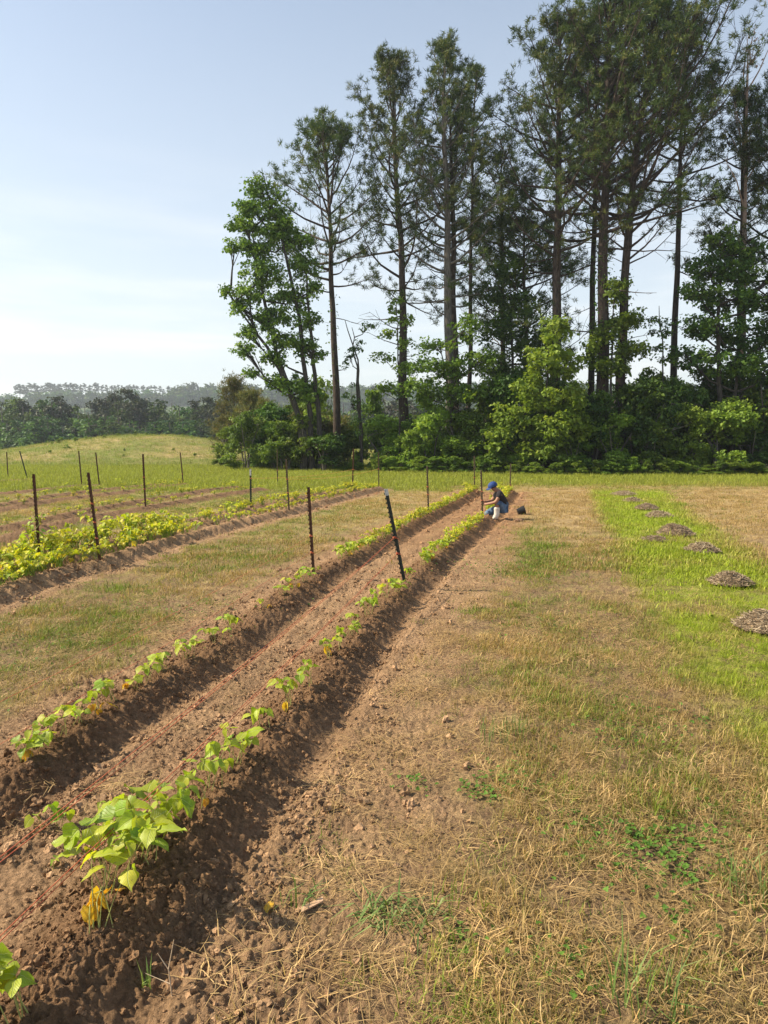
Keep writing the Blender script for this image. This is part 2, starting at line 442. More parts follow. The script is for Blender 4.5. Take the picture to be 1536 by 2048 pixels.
def ground_mat():
    m, N, L = new_mat('ground')
    o = N.new('ShaderNodeOutputMaterial'); b = N.new('ShaderNodeBsdfPrincipled')
    at = N.new('ShaderNodeAttribute'); at.attribute_name = 'tint'
    asl = N.new('ShaderNodeAttribute'); asl.attribute_name = 'soil'
    t = N.new('ShaderNodeTexCoord')
    n1 = N.new('ShaderNodeTexNoise'); n1.inputs['Scale'].default_value = 42; n1.inputs['Detail'].default_value = 9; n1.inputs['Roughness'].default_value = .75
    r1 = N.new('ShaderNodeMapRange'); r1.inputs[1].default_value = .32; r1.inputs[2].default_value = .68; r1.inputs[3].default_value = .5; r1.inputs[4].default_value = 1.45
    n2 = N.new('ShaderNodeTexNoise'); n2.inputs['Scale'].default_value = 2.6; n2.inputs['Detail'].default_value = 6
    r2 = N.new('ShaderNodeMapRange'); r2.inputs[1].default_value = .3; r2.inputs[2].default_value = .7; r2.inputs[3].default_value = .82; r2.inputs[4].default_value = 1.18
    mm = N.new('ShaderNodeMath'); mm.operation = 'MULTIPLY'
    v = N.new('ShaderNodeVectorMath'); v.operation = 'SCALE'
    vo = N.new('ShaderNodeTexVoronoi'); vo.inputs['Scale'].default_value = 38
    nb = N.new('ShaderNodeTexNoise'); nb.inputs['Scale'].default_value = 95; nb.inputs['Detail'].default_value = 6; nb.inputs['Roughness'].default_value = .7
    ad = N.new('ShaderNodeMath'); ad.operation = 'MULTIPLY_ADD'; ad.inputs[1].default_value = -.6
    bp = N.new('ShaderNodeBump'); bp.inputs['Distance'].default_value = .03; bp.inputs['Strength'].default_value = 1.0
    for x in (n1, n2, vo, nb): L.new(t.outputs['Object'], x.inputs['Vector'])
    L.new(n1.outputs[0], r1.inputs[0]); L.new(n2.outputs[0], r2.inputs[0])
    L.new(r1.outputs[0], mm.inputs[0]); L.new(r2.outputs[0], mm.inputs[1])
    L.new(at.outputs['Color'], v.inputs[0]); L.new(mm.outputs[0], v.inputs['Scale'])
    L.new(v.outputs[0], b.inputs['Base Color'])
    L.new(vo.outputs['Distance'], ad.inputs[0]); L.new(nb.outputs[0], ad.inputs[2])
    L.new(ad.outputs[0], bp.inputs['Height']); L.new(bp.outputs[0], b.inputs['Normal'])
    b.inputs['Roughness'].default_value = .95; b.inputs['Specular IOR Level'].default_value = .1
    L.new(b.outputs[0], o.inputs[0])
    return m
M_GROUND = ground_mat()
def bark(name, c1, c2):
    m, N, L = new_mat(name)
    o = N.new('ShaderNodeOutputMaterial'); b = N.new('ShaderNodeBsdfPrincipled'); t = N.new('ShaderNodeTexCoord')
    mp_ = N.new('ShaderNodeMapping'); mp_.inputs['Scale'].default_value = (7, 7, 1.6)
    n = N.new('ShaderNodeTexNoise'); n.inputs['Scale'].default_value = 2.0; n.inputs['Detail'].default_value = 6; n.inputs['Roughness'].default_value = .65
    r = ramp(N, [(.36, c1), (.62, c2)])
    bp = N.new('ShaderNodeBump'); bp.inputs['Distance'].default_value = .06; bp.inputs['Strength'].default_value = .8
    L.new(t.outputs['Object'], mp_.inputs[0]); L.new(mp_.outputs[0], n.inputs[0]); L.new(n.outputs[0], r.inputs[0])
    L.new(r.outputs[0], b.inputs['Base Color']); L.new(n.outputs[0], bp.inputs['Height']); L.new(bp.outputs[0], b.inputs['Normal'])
    b.inputs['Roughness'].default_value = .9; b.inputs['Specular IOR Level'].default_value = .15
    L.new(b.outputs[0], o.inputs[0]); return m
M_PBARK = bark('pine_bark', (.030, .023, .019), (.095, .072, .058))
M_GBARK = bark('grey_bark', (.075, .066, .058), (.19, .17, .15))
M_LBARK = bark('dark_bark', (.03, .027, .023), (.085, .075, .065))
M_DEAD = bark('dead_wood', (.22, .16, .12), (.42, .30, .23))
M_PINE = leaf_mat('pine_needles', [(0, (.020, .045, .012)), (.45, (.045, .082, .018)), (.8, (.095, .135, .026)), (1, (.17, .155, .04))], .25, tmul=(1.2, 1.15, .6))
M_PINEO = leaf_mat('olive_pine_needles', [(0, (.05, .07, .018)), (.5, (.12, .135, .032)), (1, (.24, .19, .06))], .25)
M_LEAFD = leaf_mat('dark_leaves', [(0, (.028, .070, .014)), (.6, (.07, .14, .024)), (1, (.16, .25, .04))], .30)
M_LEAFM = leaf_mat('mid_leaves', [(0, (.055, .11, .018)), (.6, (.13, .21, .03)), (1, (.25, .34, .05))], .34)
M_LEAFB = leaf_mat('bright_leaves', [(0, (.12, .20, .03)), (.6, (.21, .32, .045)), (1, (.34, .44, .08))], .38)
M_FAR = leaf_mat('far_leaves', [(0, (.02, .050, .014)), (.6, (.06, .12, .025)), (1, (.14, .22, .045))], .25, objvar=.35)
M_FARP = leaf_mat('far_needles', [(0, (.03, .045, .025)), (1, (.06, .075, .035))], .2, objvar=.25)
M_GRASS = leaf_mat('grass_blades', None, .35, instancer=True, tmul=(1.15, 1.15, .6))
M_STRAW = leaf_mat('straw', None, .15, rough=.6, instancer=True, tmul=(1, 1, 1))
M_BEAN = leaf_mat('bean_leaves', [(0, (.22, .36, .03)), (.45, (.36, .46, .035)), (.8, (.50, .54, .045)), (.92, (.60, .50, .06)), (1, (.62, .38, .05))], .42, rough=.45, spec=.35, veins=True, tmul=(1.1, 1.15, .35))
M_BEANF = leaf_mat('small_bean_leaves', [(0, (.22, .32, .03)), (.45, (.42, .46, .035)), (.8, (.60, .54, .045)), (.92, (.60, .50, .06)), (1, (.62, .38, .05))], .42, rough=.45, spec=.35, tmul=(1.1, 1.15, .35))
M_BEANY = leaf_mat('yellowed_bean_leaves', [(0, (.66, .46, .04)), (1, (.75, .38, .04))], .35, veins=True, tmul=(1.1, 1.0, .4))
M_BEAN2 = None
M_STEM = simple_mat('bean_stem', (.30, .33, .08), (.42, .38, .14), 30, .6, .1)

print('helpers ready')

# ------------------------------------------------------------------ the ground sheet
def ground_z(X, Y, S=None, H=None):
    X = np.asarray(X, float); Y = np.asarray(Y, float)
    if H is None: H, S, _ = soil_fields(X, Y)
    z = terrain(X, Y) + H
    nearm = Y < 40
    c1 = fbm(X * 6.5, Y * 6.5, 3, .55); c2 = 1 - np.abs(perlin(X * 13 + 3, Y * 13)) * 2; c3 = fbm(X * 30, Y * 30, 2, .6)
    moist = np.clip(H / .1, 0, 1)
    rough = S * nearm * (.35 + .65 * np.clip(fbm(X * .9 + 30, Y * .9, 2) * 1.5 + .25 + moist, 0, 1))
    z = z + rough * (c1 * .018 + (c2 - .5) * .010 + c3 * .024)
    z = z + (1 - S) * nearm * (c1 * .024 + c3 * .012)
    return z
def Z(x, y): return float(ground_z(np.array([float(x)]), np.array([float(y)]))[0])
def G(px, py, dz=0.0):
    """ground point seen at a pixel of the flat field"""
    p = P(px, py, dz); return Vector((p.x, p.y, Z(p.x, p.y)))
def P_ground(px, py):
    """pixel -> point on the actual terrain by marching"""
    d = ray(px, py)
    ts = np.linspace(1.5, 300, 3000); X = d.x * ts; Y = d.y * ts; Zr = CAM_H + d.z * ts
    k = np.argmax(Zr <= terrain(X, Y)); return float(X[k]), float(Y[k])

def build_ground():
    ys = [1.5]
    while ys[-1] < 52:
        y = ys[-1]; ys.append(y + min(max(y * y / (1242) * 1.3, .0055), .16))
    while ys[-1] < 160: ys.append(ys[-1] + .7)
    while ys[-1] < 1500: ys.append(ys[-1] * 1.035)
    ys = np.array([-30, -18, -10, -6, -4, -2.6, -1.6, -.9, -.4, 0, .3, .55, .8, 1.0, 1.15, 1.3, 1.4] + ys)
    uc = np.linspace(-.60, .60, 700)
    e = [.0025]
    out = [.60]
    while out[-1] < 14: e.append(e[-1] * 1.13); out.append(out[-1] + e[-1])
    u = np.concatenate([-np.array(out[1:])[::-1], uc, np.array(out[1:])])
    w = np.where(ys > 0, np.sqrt(ys ** 2 + 1.2), 1.2 ** .5)
    wmax = 1500 / 14
    w = np.where(w > wmax, wmax + (w - wmax) * 1.0, w)
    X = u[None, :] * w[:, None]
    X = np.clip(X, -1900, 1900) + 0
    # keep clipped columns distinct
    X = X + np.where(np.abs(X) >= 1900, np.sign(X) * (np.abs(u[None, :]) * 1.0), 0)
    Y = np.repeat(ys[:, None], len(u), 1)
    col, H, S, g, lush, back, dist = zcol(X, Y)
    Zz = ground_z(X, Y, S, H)
    V = np.stack([X, Y, Zz], -1).reshape(-1, 3)
    nr, nc = X.shape
    i = np.arange(nr - 1)[:, None] * nc; j = np.arange(nc - 1)[None, :]
    F = np.stack([i + j, i + j + 1, i + nc + j + 1, i + nc + j], -1).reshape(-1, 4)
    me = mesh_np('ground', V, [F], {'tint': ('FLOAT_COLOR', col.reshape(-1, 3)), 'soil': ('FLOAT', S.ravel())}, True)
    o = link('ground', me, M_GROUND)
    props(o, 'mown field of dry and green grass with raised brown soil beds', None, None, 'structure')
    print('ground quads', len(F))
build_ground()

# ------------------------------------------------------------------ scattered ground cover (grass, straw, clods): geometry nodes on point meshes
def scatter(name, pts, rot, scl, idx, tint, sources, label):
    me = mesh_np(name, pts, [], None) if False else bpy.data.meshes.new(name)
    n = len(pts)
    me.vertices.add(n); me.vertices.foreach_set('co', np.asarray(pts, np.float32).ravel())
    a = me.attributes.new('rot', 'FLOAT_VECTOR', 'POINT'); a.data.foreach_set('vector', np.asarray(rot, np.float32).ravel())
    a = me.attributes.new('scl', 'FLOAT', 'POINT'); a.data.foreach_set('value', np.asarray(scl, np.float32).ravel())
    a = me.attributes.new('idx', 'INT', 'POINT'); a.data.foreach_set('value', np.asarray(idx, np.int32).ravel())
    a = me.attributes.new('tint', 'FLOAT_COLOR', 'POINT')
    a.data.foreach_set('color', np.hstack([tint, np.ones((n, 1))]).astype(np.float32).ravel())
    o = link(name, me)
    ng = bpy.data.node_groups.new(name, 'GeometryNodeTree')
    ng.interface.new_socket('Geometry', in_out='INPUT', socket_type='NodeSocketGeometry')
    ng.interface.new_socket('Geometry', in_out='OUTPUT', socket_type='NodeSocketGeometry')
    N, L = ng.nodes, ng.links
    gi = N.new('NodeGroupInput'); go = N.new('NodeGroupOutput')
    iop = N.new('GeometryNodeInstanceOnPoints'); iop.inputs['Pick Instance'].default_value = True
    jn = N.new('GeometryNodeJoinGeometry')
    for s in reversed(sources):
        oi = N.new('GeometryNodeObjectInfo'); oi.inputs['Object'].default_value = s
        oi.inputs['As Instance'].default_value = True
        L.new(oi.outputs['Geometry'], jn.inputs[0])
    def na(nm, ty):
        x = N.new('GeometryNodeInputNamedAttribute'); x.data_type = ty; x.inputs['Name'].default_value = nm
        return x.outputs['Attribute']
    L.new(gi.outputs[0], iop.inputs['Points']); L.new(jn.outputs[0], iop.inputs['Instance'])
    L.new(na('idx', 'INT'), iop.inputs['Instance Index']); L.new(na('rot', 'FLOAT_VECTOR'), iop.inputs['Rotation'])
    L.new(na('scl', 'FLOAT'), iop.inputs['Scale']); L.new(iop.outputs[0], go.inputs[0])
    md = o.modifiers.new('scatter', 'NODES'); md.node_group = ng
    props(o, label, None, None, 'stuff')
    return o
def blades(rg, n, spread, hmin, hmax, width, lean, seg=2, flat=False):
    """n curved blades round the origin in one mesh"""
    V = []; F3 = []; F4 = []; A = []; k = 0
    for i in range(n):
        r = spread * math.sqrt(rg.random()); th = rg.uniform(0, 6.283)
        b = np.array([r * math.cos(th), r * math.sin(th), -.005])
        h = rg.uniform(hmin, hmax); az = rg.uniform(0, 6.283); ln = rg.uniform(*lean)
        out = np.array([math.cos(az), math.sin(az), 0.0]); wv = np.array([-out[1], out[0], 0]) * width * rg.uniform(.6, 1.3) * .5
        if flat:
            b[2] = rg.uniform(.002, .02)
            mid = b + out * h * .5 + np.array([wv[0] * rg.uniform(-8, 8), wv[1] * rg.uniform(-8, 8), rg.uniform(0, .016)])
            tip = b + out * h + np.array([0, 0, rg.uniform(-.008, .012)])
        else:
            mid = b + np.array([0, 0, 1.0]) * h * .55 * math.cos(ln) + out * h * .5 * math.sin(ln) * .7
            tip = mid + (np.array([0, 0, 1.0]) * h * .5 * math.cos(ln * 1.7) + out * h * .55 * math.sin(min(ln * 1.7, 1.9)))
        V += [b - wv, b + wv, mid - wv * .85, mid + wv * .85, tip]
        F4.append([k, k + 1, k + 3, k + 2]); F3.append([k + 2, k + 3, k + 4]); A += [rg.random()] * 5; k += 5
    return np.array(V), [np.array(F4), np.array(F3)], np.array(A)
def src(name, data, mat):
    V, Fs, A = data
    me = mesh_np(name, V, Fs, {'rv': ('FLOAT', A)}); me.materials.append(mat)
    return bpy.data.objects.new(name, me)          # never linked: only a source for the scatter
rgs = np.random.default_rng(21)
def pts_in_view(nfun, y0, y1, margin=1.08, extra=.5, seed=0, ncap=None):
    """random plan points in the camera's wedge (a bit wider), density nfun(y) per square metre"""
    rr = np.random.default_rng(seed)
    P_ = []
    edges = np.geomspace(max(y0, .3), y1, 30)
    for a, b in zip(edges[:-1], edges[1:]):
        ym = (a + b) / 2; hw = .56 * ym * margin + extra
        n = int(2 * hw * (b - a) * nfun(ym))
        P_.append(np.stack([rr.uniform(-hw, hw, n), rr.uniform(a, b, n)], 1))
    return np.concatenate(P_)
def rot_for(n, rr, tilt=.15):
    return np.stack([rr.normal(0, tilt, n), rr.normal(0, tilt, n), rr.uniform(0, 6.283, n)], 1)

PILES = [(1460, 1170, 76, .16), (1403, 1105, 62, .14), (1350, 1071, 68, .22), (1318, 1035, 50, .16), (1293, 1020, 42, .15), (1265, 1005, 34, .13), (1247, 991, 48, .13), (1535, 1262, 120, .17), (1308, 1084, 44, .07)]
PILE_XY = [(P(a, b).x, P(a, b).y, c * P(a, b).y / F_PX / 2) for a, b, c, d in PILES]

def grass_layers():
    rr = np.random.default_rng(5)
    # sources: short dry, short green, lush, long
    S_ = []
    for i in range(4): S_.append(src('grass_tuft', blades(rgs, 34, .12, .025, .07, .0034, (.2, 1.25)), M_GRASS))
    for i in range(3): S_.append(src('grass_tuft', blades(rgs, 30, .10, .05, .12, .0042, (.15, 1.0)), M_GRASS))
    # far tufts, coarser blades
    for i in range(3): S_.append(src('grass_tuft', blades(rgs, 26, .28, .05, .13, .014, (.15, .95)), M_GRASS))
    for i in range(2): S_.append(src('grass_tuft', blades(rgs, 22, .45, .14, .42, .022, (.1, .7)), M_GRASS))
    # Join Geometry may keep or reverse the order: keep the groups symmetrical by looking the order up below
    pts = pts_in_view(lambda y: 520 if y < 4 else 380 if y < 7 else 170 if y < 12 else 60 if y < 22 else 30, 1.3, 46, seed=8)
    X, Y = pts[:, 0], pts[:, 1]
    col, H, S, g, lush, back, dist = zcol(X, Y)
    cov = fbm(X * 1.3 + 11, Y * 1.3, 3, .6); cov2 = fbm(X * .45 + 2, Y * .45, 2)
    dens = (1 - S) ** 1.6 * np.clip(.46 + cov * 1.5 + cov2 * .7 + lush * .6 + back * .5 + sstep(8, 20, Y) * .3, .05, 1)
    keep = rr.random(len(X)) < dens
    for (a, b, r) in PILE_XY: keep &= np.hypot((X - a) / r, (Y - b) / r) > .85
    X, Y, S, g, lush, back, cov = X[keep], Y[keep], S[keep], g[keep], lush[keep], back[keep], cov[keep]
    n = len(X); z = ground_z(X, Y)
    r1 = rr.random(n); gg = np.clip(g + rr.normal(0, .27, n), 0, 1)
    isg = sstep(.25, .75, gg)
    dry = C_STRAW * .92 + (C_STRAW2 - C_STRAW) * rr.random((n, 1)) * 1.0
    olive = np.array([.28, .25, .07]); gr = np.array([.17, .245, .032])
    t = lerp3(dry, olive + 0 * dry, np.clip(isg * 2, 0, 1)); t = lerp3(t, gr + 0 * dry, np.clip(isg * 2 - 1, 0, 1))
    t = lerp3(t, np.array([.31, .40, .03]) + 0 * dry, np.clip(lush * rr.uniform(.6, 1.15, n), 0, 1))
    t = lerp3(t, np.array([.34, .38, .06]) + 0 * dry, back * .8)
    t = t * rr.uniform(.75, 1.2, (n, 1))
    far = Y > 9 + rr.normal(0, 1.2, n)
    tall = (rr.random(n) < np.clip(.14 + cov * .7 + lush * .35, 0, .7))
    t = t * np.where(far, 1.0, 1 + cov * .35)[:, None]
    idx = np.where(far, 7 + rr.integers(0, 3, n), np.where(tall, 4 + rr.integers(0, 3, n), rr.integers(0, 4, n)))
    idx = np.where((back > .55) & far & (rr.random(n) < .5), 10 + rr.integers(0, 2, n), idx)
    scl = rr.uniform(.55, 1.15, n) * (1 - lush * .28) * np.where(idx >= 10, .55, 1) * np.where(far & (lush < .3) & (back < .4), .62, 1)
    rot = rot_for(n, rr)
    scatter('grass', np.stack([X, Y, z], 1), rot, scl, idx, t, S_, 'short mown grass, dry tan to fresh green, across the field')
    print('grass', n)
    # rough grass on the low mound beyond the field
    pts = pts_in_view(lambda y: 7, 44, 84, extra=1, seed=9); X, Y = pts[:, 0], pts[:, 1]
    k = X < 2 + 0 * X; X, Y = X[k], Y[k]; n = len(X)
    z = terrain(X, Y); _, _, _, g, lush, back, _ = zcol(X, Y)
    t = lerp3(np.array([.38, .34, .14]) + np.zeros((n, 3)), np.array([.22, .29, .06]) + np.zeros((n, 3)), np.clip(g + rr.normal(0, .2, n), 0, 1)) * rr.uniform(.8, 1.15, (n, 1))
    scatter('meadow_grass', np.stack([X, Y, z], 1), rot_for(n, rr), rr.uniform(.4, .8, n), np.where(rr.random(n) < .3, 10 + rr.integers(0, 2, n), 7 + rr.integers(0, 3, n)), t, S_, 'rough tan and green grass over the low mound')
    # loose cut straw lying on soil and turf
    S2 = [src('straw_litter', blades(rgs, 26, .16, .04, .17, .0026, (.2, 1), flat=True), M_STRAW) for i in range(5)]
    pts = pts_in_view(lambda y: 230 if y < 4 else 150 if y < 7 else 70 if y < 12 else 16, 1.3, 26, seed=10); X, Y = pts[:, 0], pts[:, 1]
    col, H, S, g, lush, back, dist = zcol(X, Y)
    d1, p1 = dist['R1']; d2, p2 = dist['R2']
    nearrow = np.minimum(np.minimum(np.abs(d1), np.abs(d2)), np.abs(dist['L1'][0]))
    mid = ((d1 < -.5) & (d2 > .5))
    cl = fbm(X * 1.1 + 3, Y * 1.1 + 8, 3, .6)
    dens = np.where(nearrow < .5, .02, .75) * np.where(mid, .22, 1) * (1 - .30 * sstep(.3, .8, S)) * np.clip(.48 + cl * 1.7, .08, 1) * (1 - .8 * lush) * (1 - back)
    k = rr.random(len(X)) < dens
    X, Y = X[k], Y[k]; n = len(X); z = ground_z(X, Y) + .004
    t = (C_STRAW * .8 + (C_STRAW2 * 1.15 - C_STRAW * .8) * rr.random((n, 1))) * rr.uniform(.6, 1.15, (n, 1)) * np.array([1.05, 1.0, .95])
    scatter('cut_straw', np.stack([X, Y, z], 1), rot_for(n, rr, .05), rr.uniform(.6, 1.2, n), rr.integers(0, 5, n), t, S2, 'dry cut straw lying loose over the ground')
    print('straw', n)
    # soil clods and crumbs
    S3 = []
    import bmesh
    for i in range(5):
        bm = bmesh.new(); bmesh.ops.create_icosphere(bm, subdivisions=2, radius=1.0)
        for v in bm.verts:
            c = v.co
            q = float(fbm(np.array([c.x * 1.3 + i * 7 + c.z]), np.array([c.y * 1.3 + c.z * 1.7]), 3, .7)[0])
            v.co = c * (1 + q * 1.5); v.co.x *= .7 + .12 * i; v.co.z *= .62
        me = bpy.data.meshes.new('soil_clod'); bm.to_mesh(me); bm.free(); me.materials.append(M_CLOD)
        S3.append(bpy.data.objects.new('soil_clod', me))
    pts = pts_in_view(lambda y: 5500 if y < 3.5 else 2900 if y < 6 else 1000 if y < 10 else 160, 1.3, 24, seed=12); X, Y = pts[:, 0], pts[:, 1]
    S = np.zeros(len(X)); H, S, dist = soil_fields(X, Y)
    d = np.minimum(np.minimum(np.abs(dist['R1'][0]), np.abs(dist['R2'][0])), np.minimum(np.abs(dist['L1'][0]), np.abs(dist['L2'][0])))
    cl = fbm(X * 2.3, Y * 2.3 + 8, 3, .6)
    dens = np.clip(S * (.26 + .70 * (1 - sstep(.45, .85, d))) * (.55 + cl * 1.2), 0, 1)
    k = rr.random(len(X)) < dens
    X, Y, d = X[k], Y[k], d[k]; n = len(X); z = ground_z(X, Y)
    sc = np.clip(rr.lognormal(-5.75, .7, n), .0014, .024) * (1 + .06 * Y)
    moist = 1 - sstep(.14, .42, d)
    t = lerp3(C_SOIL2 + np.zeros((n, 3)), C_SOIL + np.zeros((n, 3)), np.clip(.3 + moist * .7, 0, 1)) * rr.uniform(.75, 1.2, (n, 1))
    t = lerp3(t, np.array([.33, .175, .085]) + 0 * t, sstep(9, 15, Y) * .5 * (X > -3))
    scatter('soil_clods', np.stack([X, Y, z + sc * .15], 1), rot_for(n, rr, 1.0), sc, rr.integers(0, 5, n), t, S3, 'loose brown clods and crumbs of soil over the beds')
    print('clods', n)
def clod_mat():
    m, N, L = new_mat('soil_clod')
    o = N.new('ShaderNodeOutputMaterial'); b = N.new('ShaderNodeBsdfPrincipled')
    ai = N.new('ShaderNodeAttribute'); ai.attribute_type = 'INSTANCER'; ai.attribute_name = 'tint'
    t = N.new('ShaderNodeTexCoord'); n = N.new('ShaderNodeTexNoise'); n.inputs['Scale'].default_value = 2.5; n.inputs['Detail'].default_value = 5
    mr = N.new('ShaderNodeMapRange'); mr.inputs[1].default_value = .3; mr.inputs[2].default_value = .7; mr.inputs[3].default_value = .65; mr.inputs[4].default_value = 1.25
    v = N.new('ShaderNodeVectorMath'); v.operation = 'SCALE'
    bp = N.new('ShaderNodeBump'); bp.inputs['Distance'].default_value = .006; bp.inputs['Strength'].default_value = .8
    L.new(t.outputs['Object'], n.inputs[0]); L.new(n.outputs[0], mr.inputs[0]); L.new(ai.outputs['Color'], v.inputs[0]); L.new(mr.outputs[0], v.inputs['Scale'])
    L.new(v.outputs[0], b.inputs['Base Color']); L.new(n.outputs[0], bp.inputs['Height']); L.new(bp.outputs[0], b.inputs['Normal'])
    b.inputs['Roughness'].default_value = .95; b.inputs['Specular IOR Level'].default_value = .1
    L.new(b.outputs[0], o.inputs[0]); return m
M_CLOD = clod_mat()
grass_layers()

# ------------------------------------------------------------------ trees
def rnd_unit(rr, n):
    v = rr.normal(size=(n, 3)); return unit(v)
def needle_tufts(g, C, Dv, rr, K=11, ln=.30, wd=.032):
    """bursts of needles at points C growing along directions Dv"""
    n = len(C)
    if n == 0: return
    C = np.repeat(C, K, 0); Dv = np.repeat(Dv, K, 0); m = len(C)
    d = unit(Dv * .55 + rnd_unit(rr, m) * 1.0)
    l = ln * rr.uniform(.65, 1.15, (m, 1))
    side = unit(np.cross(d, rnd_unit(rr, m))) * wd * .5 * rr.uniform(.7, 1.3, (m, 1))
    b = C + d * .02 + rr.normal(0, .05, (m, 3))
    V = np.stack([b - side, b + side, b + d * l], 1).reshape(-1, 3)
    tuftv = np.repeat(rr.random(n), K)
    A = np.repeat(np.clip(tuftv * .75 + rr.random(m) * .3, 0, 1), 3)
    F = np.arange(m * 3).reshape(-1, 3)
    g.add(V, F, A)
def leaf_quads(g, C, rr, size=.14, droop=.35, var=None):
    m = len(C)
    if m == 0: return
    az = rr.uniform(0, 2 * np.pi, m); tl = rr.normal(-.35, .45, m)
    d = np.stack([np.cos(az) * np.cos(tl), np.sin(az) * np.cos(tl), np.sin(tl)], 1)
    up = unit(np.array([0, 0, 1.0]) + rnd_unit(rr, m) * .75)
    s = unit(np.cross(d, up)); nrm = unit(np.cross(s, d))
    l = size * rr.uniform(.6, 1.3, (m, 1)); w = l * .42
    V = np.stack([C, C + d * l * .5 + s * w + nrm * l * .1, C + d * l - np.array([0, 0, 1]) * l * droop * .4, C + d * l * .5 - s * w + nrm * l * .1], 1).reshape(-1, 3)
    F = np.arange(m * 4).reshape(-1, 4)
    v = rr.random(m) if var is None else np.clip(var * .7 + rr.random(m) * .35, 0, 1)
    g.add(V, F, np.repeat(v, 4))
def interp_axis(axis, f):
    axis = np.asarray(axis); s = np.concatenate([[0], np.cumsum(np.linalg.norm(np.diff(axis, axis=0), axis=1))]); s /= s[-1]
    return np.stack([np.interp(f, s, axis[:, k]) for k in range(3)], -1)
def tree_root(name, label, base, group=None, cat='tree'):
    e = empty(name, base); props(e, label, cat, group); return e
def finish_tree(root, trunk, crown, mt, mc, crown_name='crown', tname='trunk'):
    off = np.array(root.location)
    for v in trunk.V: v -= off
    if crown is not None and crown.n:
        for v in crown.V: v -= off
    me = trunk.mesh(tname, True); link(tname, me, mt, root)
    if crown is not None and crown.n: link(crown_name, crown.mesh(crown_name), mc, root)

